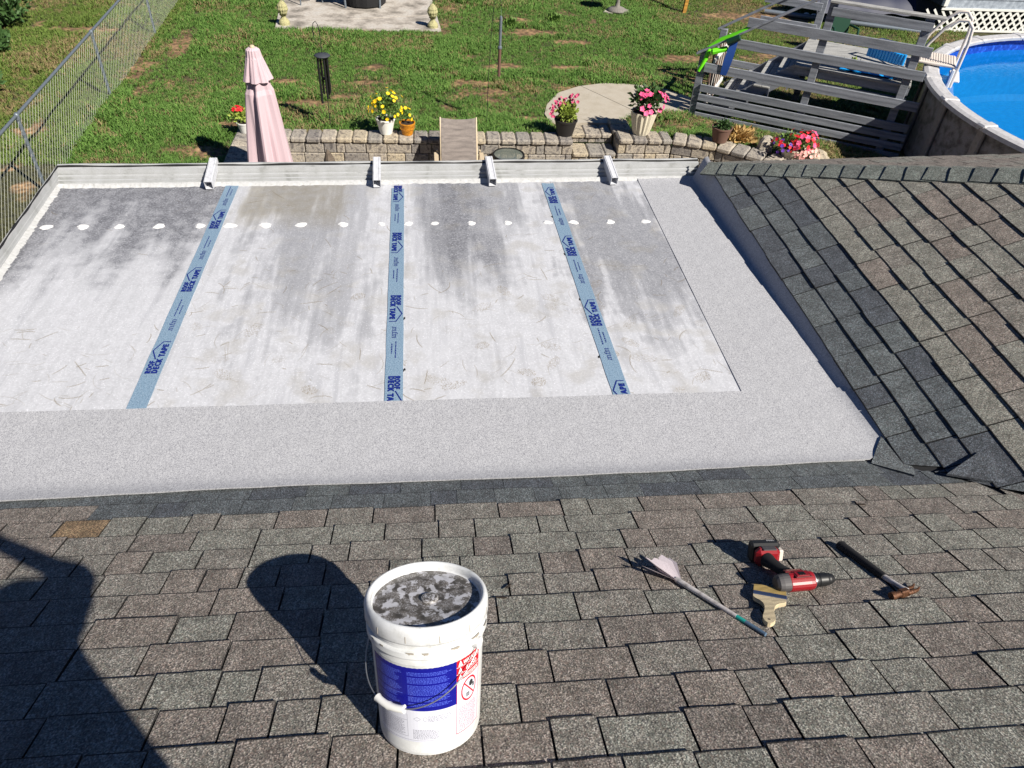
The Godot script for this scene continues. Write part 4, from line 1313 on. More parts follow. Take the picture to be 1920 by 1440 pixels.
# ---------------------------------------------------------------- the person whose shadow falls on the roof
func field(b: MB, bones: Array, cell: float, k: float) -> void:
	var lo := Vector3.ONE * 1e9; var hi := -lo
	for e in bones:
		var r: float = maxf(e[2], e[3]) + k + cell * 2.0
		lo = lo.min((e[0] as Vector3).min(e[1]) - Vector3.ONE * r); hi = hi.max((e[0] as Vector3).max(e[1]) + Vector3.ONE * r)
	var nx := int((hi.x - lo.x) / cell) + 2; var ny := int((hi.y - lo.y) / cell) + 2; var nz := int((hi.z - lo.z) / cell) + 2
	var d := PackedFloat32Array()
	d.resize(nx * ny * nz); d.fill(1.0)
	for e in bones:
		var A: Vector3 = e[0]; var B: Vector3 = e[1]; var ra: float = e[2]; var rb: float = e[3]
		var m := maxf(ra, rb) + k * 1.5 + cell * 1.5
		var a := ((A.min(B) - Vector3.ONE * m - lo) / cell).floor(); var z := ((A.max(B) + Vector3.ONE * m - lo) / cell).ceil()
		var ab := B - A
		var l2 := maxf(ab.length_squared(), 1e-9)
		for x in range(maxi(0, int(a.x)), mini(nx, int(z.x) + 1)):
			for y in range(maxi(0, int(a.y)), mini(ny, int(z.y) + 1)):
				for w in range(maxi(0, int(a.z)), mini(nz, int(z.z) + 1)):
					var p := lo + Vector3(x, y, w) * cell
					var t := clampf((p - A).dot(ab) / l2, 0.0, 1.0)
					var v := (p - A - ab * t).length() - lerpf(ra, rb, t)
					var i := (x * ny + y) * nz + w
					var o := d[i]
					var hh := maxf(k - absf(o - v), 0.0) / k
					d[i] = minf(o, v) - hh * hh * k * 0.25
	var vi := {}
	var vp := []
	for x in nx - 1:
		for y in ny - 1:
			for w in nz - 1:
				var s := Vector3.ZERO; var cnt := 0
				var i0 := (x * ny + y) * nz + w
				var first := d[i0] < 0.0
				var mixed := false
				for e in 8:
					var i := i0 + (e & 1) * ny * nz + ((e >> 1) & 1) * nz + ((e >> 2) & 1)
					if (d[i] < 0.0) != first:
						mixed = true; break
				if not mixed: continue
				for e in 8:
					var i := i0 + (e & 1) * ny * nz + ((e >> 1) & 1) * nz + ((e >> 2) & 1)
					for q in 3:
						if (e >> q) & 1: continue
						var i2 := i + ([ny * nz, nz, 1][q] as int)
						if (d[i] < 0.0) != (d[i2] < 0.0):
							var t := d[i] / (d[i] - d[i2])
							var pv := Vector3(x + (e & 1), y + ((e >> 1) & 1), w + ((e >> 2) & 1))
							pv[q] += t
							s += pv; cnt += 1
				vi[i0] = vp.size(); vp.append(lo + s / cnt * cell)
	var nrm := []; var col := []
	for p in vp:
		var g := Vector3.ZERO
		var best := 1e9; var bc := Color.WHITE
		for e in bones:
			var A: Vector3 = e[0]; var ab: Vector3 = e[1] - A
			var t := clampf((p - A).dot(ab) / maxf(ab.length_squared(), 1e-9), 0.0, 1.0)
			var dv: Vector3 = p - A - ab * t
			var v := dv.length() - lerpf(e[2], e[3], t)
			if v < best:
				best = v; bc = e[4]
			g += dv.normalized() * exp(-v * 60.0)
		nrm.append(g.normalized()); col.append(bc)
	var st := [ny * nz, nz, 1]
	for x in range(1, nx - 1):
		for y in range(1, ny - 1):
			for w in range(1, nz - 1):
				var i := (x * ny + y) * nz + w
				for q in 3:
					if (d[i] < 0.0) == (d[i + st[q]] < 0.0): continue
					var u: int = st[(q + 1) % 3]; var v: int = st[(q + 2) % 3]
					var id := [i, i - u, i - u - v, i - v]
					if not (vi.has(id[0]) and vi.has(id[1]) and vi.has(id[2]) and vi.has(id[3])): continue
					var n4 := []
					for z in id: n4.append(vi[z])
					var o: Vector3 = nrm[n4[0]] + nrm[n4[2]]
					if (vp[n4[1]] - vp[n4[0]]).cross(vp[n4[2]] - vp[n4[0]]).dot(o) < 0.0: n4.reverse()
					b.cc = col[n4[0]]
					b.tri(vp[n4[0]], vp[n4[1]], vp[n4[2]], nrm[n4[0]], nrm[n4[1]], nrm[n4[2]])
					b.tri(vp[n4[0]], vp[n4[2]], vp[n4[3]], nrm[n4[0]], nrm[n4[2]], nrm[n4[3]])
	b.cc = Color.WHITE

func build_person() -> void:
	var pe := thing("person", "person standing behind the viewpoint whose shadow falls at the lower left", "person")
	var skin := Color(0.45, 0.25, 0.16); var shirt := Color(0.16, 0.17, 0.2); var jean := Color(0.05, 0.07, 0.14); var shoe := Color(0.05, 0.04, 0.04); var hair := Color(0.04, 0.025, 0.015)
	var b := MB.new()
	var V := func(x, y, z): return Vector3(x, y, z)
	# joints; feet stand on the shingles
	var fy := func(z: float) -> float: return 3.607 + 0.4452 * z + 0.02
	var RS := Vector3(0.355, 5.13, 0.29); var LS := Vector3(-0.005, 5.14, 0.35)
	var RE := Vector3(0.315, 5.02, 0.08); var LE := Vector3(-0.15, 4.92, 0.17)
	var RW := Vector3(0.025, 5.275, 0.03); var LW := Vector3(-0.11, 5.22, 0.08)
	var bones := []
	var chest := Vector3(0.175, 5.03, 0.36); var neck := Vector3(0.16, 5.18, 0.33)
	bones.append([chest + Vector3(-0.095, 0, 0), chest + Vector3(0.095, 0, 0), 0.105, 0.105, shirt])
	bones.append([chest, chest + Vector3(0, -0.26, 0.03), 0.125, 0.12, shirt])
	bones.append([chest + Vector3(0.05, -0.1, 0), chest + Vector3(0.08, -0.42, 0.04), 0.14, 0.145, shirt])
	bones.append([chest + Vector3(-0.08, -0.44, 0.04), chest + Vector3(0.1, -0.48, 0.04), 0.11, 0.12, jean])
	bones.append([RS + Vector3(-0.1, -0.02, 0), chest + Vector3(0, -0.1, 0), 0.12, 0.14, shirt])
	bones.append([RS, RS.lerp(RE, 0.55), 0.08, 0.07, shirt])
	bones.append([LS, RS, 0.062, 0.062, shirt])
	bones.append([RS, RE, 0.056, 0.047, shirt]); bones.append([RE, RW, 0.042, 0.03, skin])
	bones.append([LS, LE, 0.056, 0.047, shirt]); bones.append([LE, LW, 0.042, 0.03, skin])
	bones.append([neck - Vector3(0, 0.06, -0.02), neck + Vector3(-0.01, 0.09, -0.02), 0.055, 0.052, skin])
	var hd := Vector3(0.125, 5.31, 0.26)
	bones.append([hd, hd + Vector3(0, 0.03, 0.03), 0.088, 0.09, skin]); bones.append([hd + Vector3(-0.01, -0.06, -0.04), hd + Vector3(-0.01, -0.07, -0.045), 0.05, 0.046, skin])
	bones.append([hd + Vector3(-0.02, -0.01, -0.085), hd + Vector3(-0.025, -0.035, -0.105), 0.012, 0.016, skin])
	for sx in [-1.0, 1.0]:
		var hj := Vector3(0.18 + sx * 0.09, 4.5, 0.4); var kn := Vector3(0.2 + sx * 0.11, 4.2, 0.34)
		var fz := 0.45 if sx > 0 else 0.38
		var an := Vector3(0.2 + sx * 0.13, fy.call(fz) + 0.1, fz)
		kn.y = (hj.y + an.y) * 0.5 + 0.02
		bones.append([hj, kn, 0.088, 0.062, jean]); bones.append([kn, an, 0.06, 0.048, jean])
		bones.append([an - Vector3(0, 0.05, 0), Vector3(an.x, fy.call(fz - 0.17) + 0.035, fz - 0.17), 0.045, 0.038, shoe])
		bones.append([hd + Vector3(sx * 0.088, -0.01, 0.03), hd + Vector3(sx * 0.095, 0.012, 0.035), 0.016, 0.02, skin])
	field(b, bones, 0.018, 0.045)
	# hands close on the phone's edges
	for sd in [[RW, 1.0], [LW, -1.0]]:
		var wr: Vector3 = sd[0]; var sg: float = sd[1]
		var hb := []
		var ph := Vector3(0.085 * sg, 5.2, 0.055)
		var palm := wr.lerp(ph, 0.55) + Vector3(0, 0.012, 0.012)
		hb.append([wr, palm, 0.027, 0.034, skin]); hb.append([palm + Vector3(0, -0.02, 0.0), palm + Vector3(0, 0.025, 0.0), 0.022, 0.022, skin])
		for i in 4:
			var rt := palm + Vector3(-0.004 * sg, 0.034 - i * 0.02, -0.004)
			var l := [0.9, 1.0, 0.95, 0.78][i] as float
			var k1 := rt + Vector3(-0.006 * sg, 0.006, -0.03 * l + 0.006); var k2 := k1 + Vector3(-0.024 * sg * l, 0.0, -0.006); var k3 := k2 + Vector3(-0.02 * sg * l, 0, 0.005)
			k1.z = maxf(k1.z, 0.036); k2.z = maxf(k2.z, 0.034); k3.z = maxf(k3.z, 0.036)
			hb.append([rt, k1, 0.0095, 0.009, skin]); hb.append([k1, k2, 0.009, 0.0085, skin]); hb.append([k2, k3, 0.0085, 0.0075, skin])
		var tb := palm + Vector3(-0.008 * sg, 0.005, 0.02)
		hb.append([tb, tb + Vector3(-0.024 * sg, 0.016, 0.012), 0.012, 0.0105, skin]); hb.append([tb + Vector3(-0.024 * sg, 0.016, 0.012), tb + Vector3(-0.046 * sg, 0.014, 0.004), 0.0105, 0.0085, skin])
		field(b, hb, 0.005, 0.008)
	obj("body", b, M.vcol, pe)
	b = MB.new()
	field(b, [[hd + Vector3(0.0, 0.045, 0.035), hd + Vector3(0, 0.03, 0.06), 0.085, 0.085, hair], [hd + Vector3(0, 0.0, 0.075), hd + Vector3(0, -0.05, 0.08), 0.06, 0.045, hair]], 0.014, 0.03)
	obj("hair", b, M.vcol, pe)
	for sx in [-1.0, 1.0]:
		b = MB.new()
		b.lathe(X(hd + Vector3(-0.02 + sx * 0.032, 0.005, -0.078)), [Vector2(0.0005, -0.008), Vector2(0.009, -0.004), Vector2(0.011, 0.0), Vector2(0.009, 0.004), Vector2(0.0005, 0.008)], 10, true)
		obj("eye", b, M.white_plastic, pe)
	b = MB.new()
	b.box(X(hd + Vector3(-0.012, -0.062, -0.083)), Vector3(0.045, 0.009, 0.012), 0.003)
	obj("mouth", b, mat(srgb(150, 84, 76), 0.6), pe)
	var pf := thing("phone", "phone held up by the person casting the lower left shadow", "phone", Vector3(0, 5.2, 0.055))
	b = MB.new()
	b.box(X(V3), Vector3(0.16, 0.075, 0.009), 0.003)
	obj("case", b, M.black, pf)
	b = MB.new()
	b.box(X(Vector3(0, 0, 0.0055)), Vector3(0.15, 0.068, 0.002), 0.0005)
	obj("screen", b, M.charcoal, pf)

# ---------------------------------------------------------------- yard
var pad := PackedVector2Array([Vector2(2.16, -12.72), Vector2(2.1, -13.1), Vector2(2.2, -13.55), Vector2(2.5, -14.15), Vector2(2.95, -14.5), Vector2(3.5, -14.7), Vector2(4.1, -14.66), Vector2(4.7, -14.42), Vector2(5.05, -14.0), Vector2(5.0, -13.45), Vector2(4.55, -13.2), Vector2(3.95, -13.22), Vector2(3.5, -12.95), Vector2(3.4, -12.72)])
var far_slab := PackedVector2Array([Vector2(-3.25, -17.68), Vector2(0.36, -17.82), Vector2(0.1, -21.6), Vector2(-3.5, -21.4)])
var ground_poly := PackedVector2Array([Vector2(-90, 60), Vector2(-90, -120), Vector2(110, -120), Vector2(110, 60), Vector2(9.5, 60), Vector2(9.5, -6.6), Vector2(7.5, -9.4), Vector2(6.3, -10.75), Vector2(5.6, -11.5), Vector2(4.95, -11.95), Vector2(4.2, -12.2), Vector2(3.42, -12.25), Vector2(3.4, -12.74), Vector2(2.42, -12.74), Vector2(2.4, -12.15), Vector2(-3.0, -12.15), Vector2(-2.95, 60)])
var bare_blobs := [[-2.1, -13.5, 0.75, 0.22], [-1.45, -13.85, 0.3, 0.16], [0.85, -14.65, 0.55, 0.25], [0.2, -15.1, 0.4, 0.15], [2.5, -17.9, 0.8, 0.35], [2.1, -18.8, 0.5, 0.3], [3.3, -17.3, 0.5, 0.2], [-3.3, -12.55, 0.35, 0.2], [-3.55, -11.5, 0.6, 0.25], [-1.0, -14.6, 0.45, 0.15], [-1.05, -15.4, 0.35, 0.2], [-3.1, -13.85, 0.25, 0.12], [5.6, -16.3, 0.9, 0.3], [8.3, -16.5, 1.4, 0.4], [-5.0, -16.7, 0.3, 0.9], [-5.4, -15.2, 0.3, 0.8], [8.5, -19.6, 1.6, 0.5], [1.25, -13.75, 0.18, 0.14], [1.75, -12.95, 0.35, 0.12], [0.4, -12.85, 0.35, 0.1], [1.2, -14.2, 0.35, 0.25], [3.0, -15.6, 0.5, 0.16], [1.6, -15.6, 0.45, 0.2], [-2.6, -14.6, 0.35, 0.15], [4.4, -15.1, 0.4, 0.12], [-7.0, -17.4, 0.9, 0.3], [-6.2, -12.2, 0.4, 0.4], [5.6, -14.9, 0.5, 0.25]]
var yn1 := FastNoiseLite.new()
var yn2 := FastNoiseLite.new()
func bare(x: float, z: float) -> float:
	var q := 0.0
	var wob := yn2.get_noise_2d(x * 3.0, z * 3.0) * 0.55
	for e in bare_blobs:
		var dx: float = (x - e[0]) / e[2]; var dz: float = (z - e[1]) / e[3]
		var d := dx * dx + dz * dz
		if d < 4.0: q = maxf(q, smoothstep(1.35, 0.35, sqrt(d) + wob))
	q = maxf(q, 0.6 * smoothstep(0.32, 0.6, yn1.get_noise_2d(x, z) + wob * 0.35))
	return q

func build_ground() -> void:
	yn1.seed = 301; yn1.frequency = 0.55; yn1.fractal_octaves = 3
	yn2.seed = 303; yn2.frequency = 0.6; yn2.fractal_octaves = 3
	var W := 960; var H := 448
	var gx0 := -10.0; var gw := 25.0; var gz0 := -22.5; var gd := 11.7
	var n := noise_bytes(W, H, 0.05, 305, 4); var n2 := noise_bytes(W, H, 0.2, 307, 2)
	var out := PackedByteArray()
	out.resize(W * H * 3)
	for j in H:
		for i in W:
			var q := bare(gx0 + gw * i / W, gz0 + gd * j / H)
			var a := n[j * W + i] / 255.0; var f := 0.6 + 0.8 * n2[j * W + i] / 255.0
			var c := Color(0.34, 0.25, 0.18).lerp(Color(0.6, 0.49, 0.36), a)
			c = Color(0.24, 0.24, 0.13).lerp(c, smoothstep(0.15, 0.8, q + (a - 0.5) * 0.5))
			out[(j * W + i) * 3] = clampi(int(c.r * f * 255), 0, 255); out[(j * W + i) * 3 + 1] = clampi(int(c.g * f * 255), 0, 255); out[(j * W + i) * 3 + 2] = clampi(int(c.b * f * 255), 0, 255)
	var im := Image.create_from_data(W, H, false, Image.FORMAT_RGB8, out)
	im.generate_mipmaps()
	var gm := mat(Color.WHITE, 1.0)
	gm.albedo_texture = ImageTexture.create_from_image(im)
	var b := MB.new()
	var idx := Geometry2D.triangulate_polygon(ground_poly)
	for i in range(0, idx.size(), 3):
		var p := []; var uv := []
		for k in 3:
			var q := ground_poly[idx[i + k]]
			p.append(Vector3(q.x, 0, q.y)); uv.append(Vector2((q.x - gx0) / gw, (q.y - gz0) / gd))
		if (p[1] - p[0]).cross(p[2] - p[0]).y > 0: b.tri(p[0], p[1], p[2], Vector3.UP, Vector3.UP, Vector3.UP, uv[0], uv[1], uv[2])
		else: b.tri(p[0], p[2], p[1], Vector3.UP, Vector3.UP, Vector3.UP, uv[0], uv[2], uv[1])
	struct("ground", b, gm)
	b = MB.new()
	b.box(X(Vector3(3.4, -0.62, -4.0)), Vector3(13.5, 0.2, 18.0))
	struct("patio", b, M.patio)
	b = MB.new()
	# two pours with a narrow joint between them
	var ja := Vector2(2.85, -14.75); var jd := (Vector2(3.95, -13.05) - ja).normalized(); var jn := Vector2(jd.y, -jd.x)
	for sg in [-1.0, 1.0]:
		var half := PackedVector2Array([ja - jd * 3.0 + jn * 0.006 * sg, ja + jd * 6.0 + jn * 0.006 * sg, ja + jd * 6.0 + jn * 6.0 * sg, ja - jd * 3.0 + jn * 6.0 * sg])
		for pl in Geometry2D.intersect_polygons(pad, half):
			b.prism(pl, 0.05, Transform3D(Basis(Vector3.RIGHT, Vector3.BACK, Vector3.UP), Vector3(0, -0.02, 0)))
	struct("concrete_path", b, M.concrete)
	b = MB.new()
	b.prism(far_slab, 0.07, Transform3D(Basis(Vector3.RIGHT, Vector3.BACK, Vector3.UP), Vector3(0, -0.02, 0)))
	# the slab is cracked: a raised lip runs across it
	b.bar(Vector3(-1.75, 0.051, -18.45), Vector3(0.25, 0.052, -18.95), 0.03, 0.012)
	struct("concrete_slab", b, M.slab)

func blade_tuft(n: int, spread: float, hgt: float, w: float, sd: int) -> ArrayMesh:
	var r := RandomNumberGenerator.new()
	r.seed = sd
	var b := MB.new()
	for i in n:
		var a := r.randf() * TAU; var d := sqrt(r.randf()) * spread
		var p := Vector3(cos(a) * d, -0.004, sin(a) * d)
		var la := r.randf() * TAU
		var ln := Vector3(cos(la), 0, sin(la)) * r.randf_range(0.2, 0.95)
		var h := hgt * r.randf_range(0.5, 1.0)
		var sx := Vector3(-sin(la), 0, cos(la)).rotated(Vector3.UP, r.randf_range(-0.6, 0.6)) * w * 0.5
		var m := p + Vector3(0, h * 0.65, 0) + ln * h * 0.4; var t := p + Vector3(0, h * 0.85, 0) + ln * h
		var nn := Vector3(0, 0.75, 0) + ln.normalized() * -0.3
		nn = nn.normalized()
		var g := r.randf_range(0.72, 1.15)
		b.cc = Color(g, g, g)
		b.tri(p - sx, p + sx, m + sx * 0.8, nn, nn, nn); b.tri(p - sx, m + sx * 0.8, m - sx * 0.8, nn, nn, nn)
		b.tri(m - sx * 0.8, m + sx * 0.8, t, nn, nn, nn)
	return b.mesh(null)

func build_grass() -> void:
	var gm := mat(Color.WHITE, 0.7)
	gm.vertex_color_use_as_albedo = true
	gm.cull_mode = BaseMaterial3D.CULL_DISABLED
	gm.backlight_enabled = true; gm.backlight = Color(0.3, 0.3, 0.3)
	var r := RandomNumberGenerator.new()
	r.seed = 411
	var xf := [[], [], []]; var cl := [[], [], []]
	var yn3 := FastNoiseLite.new()
	yn3.seed = 310; yn3.frequency = 0.35; yn3.fractal_octaves = 2
	var tot := 125000
	for i in tot:
		var z := -11.0 - 10.6 * r.randf()
		var x := r.randf_range(-0.67 * -z, minf(0.84 * -z, 13.6))
		if not Geometry2D.is_point_in_polygon(Vector2(x, z), ground_poly): continue
		if Geometry2D.is_point_in_polygon(Vector2(x, z), pad) or Geometry2D.is_point_in_polygon(Vector2(x, z), far_slab): continue
		if Vector2(x - 11.9, z + 10.3).length() < 4.0: continue
		if x > 4.6 and z > -11.75 - (x - 4.6) * -0.32 and x < 9: continue
		var q := bare(x, z)
		if r.randf() < q * 0.8: continue
		var left := smoothstep(-5.3, -5.7, x); var dryn := yn3.get_noise_2d(x, z)
		var far := smoothstep(5.0, 7.5, x)
		var lush := smoothstep(-0.25, 0.3, yn3.get_noise_2d(x + 40.0, z) - q * 0.6)
		var c := Color(0.075, 0.18, 0.024).lerp(Color(0.17, 0.3, 0.06), r.randf())
		var dry := clampf(0.05 + 0.3 * q + 0.25 * left * smoothstep(-0.15, 0.3, dryn) + 0.35 * far * smoothstep(-0.3, 0.2, dryn) + 0.3 * smoothstep(0.1, 0.4, dryn), 0.0, 0.85)
		c = c.lerp(Color(0.17, 0.2, 0.035), left * 0.5 + far * 0.4)
		if r.randf() < dry: c = Color(0.26, 0.2, 0.085).lerp(Color(0.34, 0.26, 0.13), r.randf())
		var s := r.randf_range(0.55, 1.1) * lerpf(0.62, 1.25, lush) * (1.0 - 0.4 * q) * (0.8 if far > 0.5 else 1.0)
		if absf(x + 5.4) < 0.25: s *= 1.3
		var k := r.randi() % 3
		xf[k].append(Transform3D(Basis(Vector3.UP, r.randf() * TAU).scaled(Vector3(s, s, s)), Vector3(x, 0, z)))
		cl[k].append(c)
	var root := Node3D.new()
	for k in 3:
		var mm := MultiMesh.new()
		mm.transform_format = MultiMesh.TRANSFORM_3D
		mm.use_colors = true
		mm.mesh = blade_tuft(13, 0.07, 0.12, 0.011, 500 + k)
		mm.mesh.surface_set_material(0, gm)
		mm.instance_count = xf[k].size()
		for i in xf[k].size():
			mm.set_instance_transform(i, xf[k][i]); mm.set_instance_color(i, cl[k][i])
		var o := MultiMeshInstance3D.new()
		o.multimesh = mm
		if k == 0:
			o.name = "grass"; add_child(o); root = o
			tag(o, "patchy green lawn grass covering the back yard", "grass")
			o.set_meta("kind", "stuff")
		else:
			o.name = "blades"; root.add_child(o, true)
			o.set_meta("kind", "stuff")

func block(parent: Node, called: String, c: Vector3, s: Vector3, turn: float, bv := 0.014) -> void:
	var b := MB.new()
	var j := Vector3(rng.randf_range(-0.004, 0.004), 0, rng.randf_range(-0.006, 0.006))
	b.box(Transform3D(Basis(Vector3.UP, turn + rng.randf_range(-0.008, 0.008)), c + j), s, bv)
	obj(called, b, M["st%d" % (rng.randi() % 6)], parent)

func block_run(parent: Node, a: Vector2, b2: Vector2, rows: Array, depth: float, cap: bool, cap_y := 0.085) -> void:
	# front face of the wall runs from a to b2 (plan); the body lies behind it
	var d := (b2 - a).normalized()
	var L := a.distance_to(b2)
	var back := Vector2(d.y, -d.x)
	if back.y > 0 and absf(d.x) > 0.5: back = -back
	var turn := -atan2(d.y, d.x)
	for r in rows:
		var u := -rng.randf() * 0.1
		while u < L - 0.02:
			var w: float = [0.14, 0.2, 0.3, 0.34, 0.4][rng.randi() % 5]
			var u0 := maxf(u, 0.0); var u1 := minf(u + w, L)
			if L - u1 < 0.09: u1 = L
			if u1 - u0 > 0.05:
				var p := a + d * ((u0 + u1) * 0.5) + back * depth * 0.5
				block(parent, "block", Vector3(p.x, (r[0] + r[1]) * 0.5, p.y), Vector3(u1 - u0 - 0.007, r[1] - r[0] - 0.007, depth), turn)
			u = u1 + 0.0 if u1 > u else u + w
	if cap:
		var u := 0.0
		while u < L - 0.02:
			var w := rng.randf_range(0.235, 0.265)
			var u1 := minf(u + w, L)
			if L - u1 < 0.12: u1 = L
			var p := a + d * ((u + u1) * 0.5) + back * (depth * 0.5 - 0.012)
			block(parent, "cap_stone", Vector3(p.x, cap_y - 0.048, p.y), Vector3(u1 - u - 0.006, 0.096, depth + 0.045), turn, 0.026)
			u = u1

func build_walls() -> void:
	var rows := [[-0.52, -0.36], [-0.36, -0.185], [-0.185, -0.012]]
	var wl := thing("retaining_wall", "long tan and grey stone block wall behind the pink umbrella and lounge chair", "wall")
	block_run(wl, Vector2(-2.72, -11.9), Vector2(2.42, -11.86), rows, 0.32, true)
	# return toward the house on the left
	block_run(wl, Vector2(-2.72, -8.6), Vector2(-2.72, -12.28), rows, 0.36, true)
	var ws := thing("retaining_wall", "stone block wall right of the steps curving toward the deck", "wall")
	block_run(ws, Vector2(3.22, -11.92), Vector2(4.15, -11.92), rows, 0.34, true)
	block_run(ws, Vector2(4.15, -11.92), Vector2(4.85, -11.66), rows, 0.34, true)
	block_run(ws, Vector2(4.85, -11.66), Vector2(5.5, -11.2), rows, 0.34, true)
	block_run(ws, Vector2(5.5, -11.2), Vector2(6.6, -10.0), rows, 0.34, true)
	block_run(ws, Vector2(3.22, -12.8), Vector2(3.22, -12.28), rows, 0.3, true)
	var sp := thing("stone_steps", "three stone block steps between the wall and the pot of pink flowers", "steps")
	for k in 3:
		var y := -0.0 - k * 0.165
		var zf := -12.3 + k * 0.4
		var u := 2.44
		while u < 3.15:
			var w := minf(rng.randf_range(0.24, 0.3), 3.2 - u)
			block(sp, "tread", Vector3(u + w * 0.5, y - 0.04, zf - 0.21), Vector3(w - 0.007, 0.08, 0.43), 0.0, 0.02)
			u += w
		u = 2.44
		while u < 3.17:
			var w := minf(rng.randf_range(0.1, 0.18), 3.2 - u)
			block(sp, "riser", Vector3(u + w * 0.5, y - 0.125, zf - 0.16), Vector3(w - 0.006, 0.08, 0.26), 0.0, 0.01)
			u += w

func build_fence() -> void:
	var fe := thing("chain_link_fence", "galvanized chain link fence along the left of the lawn", "fence")
	var fx := func(z: float) -> float: return -5.27 - 0.045 * (-z - 9.0)
	var H := 1.1
	var b := MB.new()
	b.tube([Vector3(fx.call(-7.5), H, -7.5), Vector3(fx.call(-15.0), H + 0.01, -15.0), Vector3(fx.call(-23.0), H, -23.0)], [0.021, 0.021, 0.021], 10)
	obj("top_rail", b, M.galv, fe)
	for z in [-10.13, -13.62, -17.2, -20.8]:
		b = MB.new()
		b.tube([Vector3(fx.call(z), -0.1, z), Vector3(fx.call(z), H - 0.02, z)], [0.025, 0.025], 10)
		b.lathe(X(Vector3(fx.call(z), H - 0.05, z)), [Vector2(0.032, 0.0), Vector2(0.034, 0.04), Vector2(0.03, 0.075), Vector2(0.012, 0.09), Vector2(0.0, 0.09)], 10, true)
		for y in [0.25, 0.55, 0.85]:
			b.lathe(X(Vector3(fx.call(z), y, z)), [Vector2(0.026, -0.012), Vector2(0.03, -0.01), Vector2(0.03, 0.01), Vector2(0.026, 0.012)], 8)
		obj("post", b, M.galv, fe)
	# woven mesh: upright zigzag wires hooked into one another
	b = MB.new()
	var z := -8.0
	var k := 0
	while z > -22.5:
		var y := 0.02
		var i := 0
		while y < H - 0.02:
			var y2 := minf(y + 0.055, H - 0.01)
			var za := z + (0.0 if (i + k) % 2 == 0 else -0.053); var zb := z + (-0.053 if (i + k) % 2 == 0 else 0.0)
			var A := Vector3(fx.call(za) + 0.004, y, za); var B := Vector3(fx.call(zb) + 0.004, y2, zb)
			var d := (B - A).normalized()
			var sx := Vector3(0.0013, 0, 0); var sy := d.cross(Vector3.RIGHT) * 0.0013
			var p := [sx, -sx * 0.5 + sy, -sx * 0.5 - sy]
			for q in 3: b.face([A + p[q], A + p[(q + 1) % 3], B + p[(q + 1) % 3], B + p[q]], p[q] + p[(q + 1) % 3])
			y = y2; i += 1
		z -= 0.055; k += 1
	var o := obj("wire_mesh", b, M.wire, fe)
	o.set_meta("kind", "stuff")

# ---------------------------------------------------------------- plants in pots
func leaf_cloud(b: MB, n: int, c: Vector3, rad: Vector3, ls: float, sd: int, stem_from: Vector3 = Vector3(0, -9, 0)) -> void:
	var r := RandomNumberGenerator.new()
	r.seed = sd
	for i in n:
		var d := Vector3(r.randf_range(-1, 1), r.randf_range(-1, 1), r.randf_range(-1, 1))
		if d.length() > 1.0: d = d.normalized() * r.randf()
		d = d * (0.55 + 0.45 * r.randf())
		var p := c + d * rad
		var out := (d + Vector3(r.randf_range(-0.6, 0.6), r.randf_range(0.0, 0.9), r.randf_range(-0.6, 0.6))).normalized()
		var side := out.cross(Vector3(r.randf_range(-1, 1), r.randf_range(-1, 1), r.randf_range(-1, 1))).normalized()
		var l := ls * r.randf_range(0.6, 1.2); var w := l * 0.32
		var nn := side.cross(out).normalized()
		var m1 := p + out * l * 0.45 + nn * l * 0.06; var t := p + out * l - nn * l * 0.08
		b.face([p, m1 + side * w, t], nn); b.face([p, t, m1 - side * w], nn)

func flower_mesh(rad: float, petals: int, m: Material, cup := 0.3) -> ArrayMesh:
	var b := MB.new()
	for k in petals:
		var a := TAU * k / petals; var a2 := a + TAU / petals * 0.5; var a0 := a - TAU / petals * 0.5
		var c := Vector3(cos(a), 0, sin(a)) * rad + Vector3(0, rad * cup, 0)
		b.face([Vector3(0, 0, 0), Vector3(cos(a0), 0, sin(a0)) * rad * 0.72 + Vector3(0, rad * cup * 0.5, 0), c], Vector3.UP)
		b.face([Vector3(0, 0, 0), c, Vector3(cos(a2), 0, sin(a2)) * rad * 0.72 + Vector3(0, rad * cup * 0.5, 0)], Vector3.UP)
	return b.mesh(m)

func pot(t: Node, m: Material, r0: float, r1: float, h: float, flutes := 0) -> void:
	var b := MB.new()
	var pr := [Vector2(0.0, 0.0), Vector2(r0, 0.0), Vector2(lerpf(r0, r1, 0.4), h * 0.35), Vector2(lerpf(r0, r1, 0.85), h * 0.75), Vector2(r1, h * 0.88), Vector2(r1 * 1.06, h * 0.9), Vector2(r1 * 1.06, h * 0.99), Vector2(r1 * 1.02, h), Vector2(r1 * 0.93, h * 0.99), Vector2(r1 * 0.9, h * 0.88)]
	if flutes > 0:
		pr = []
		for i in 9: pr.append(Vector2(lerpf(r0, r1, pow(i / 8.0, 0.8)), h * i / 8.0))
		pr.push_front(Vector2(0.0, 0.0))
		pr.append(Vector2(r1 * 0.9, h)); pr.append(Vector2(r1 * 0.88, h * 0.9))
		b.lathe(X(V3), pr, flutes * 4, false, func(a, y): return 1.0 + 0.05 * cos(a * flutes) * smoothstep(0.0, 0.15, y / h))
	else:
		b.lathe(X(V3), pr, 28)
	obj("pot", b, m, t)
	b = MB.new()
	b.lathe(X(V3), [Vector2(r1 * 0.92, h * 0.86), Vector2(r1 * 0.5, h * 0.89), Vector2(0.0005, h * 0.9)], 18)
	obj("soil", b, M.soil, t)

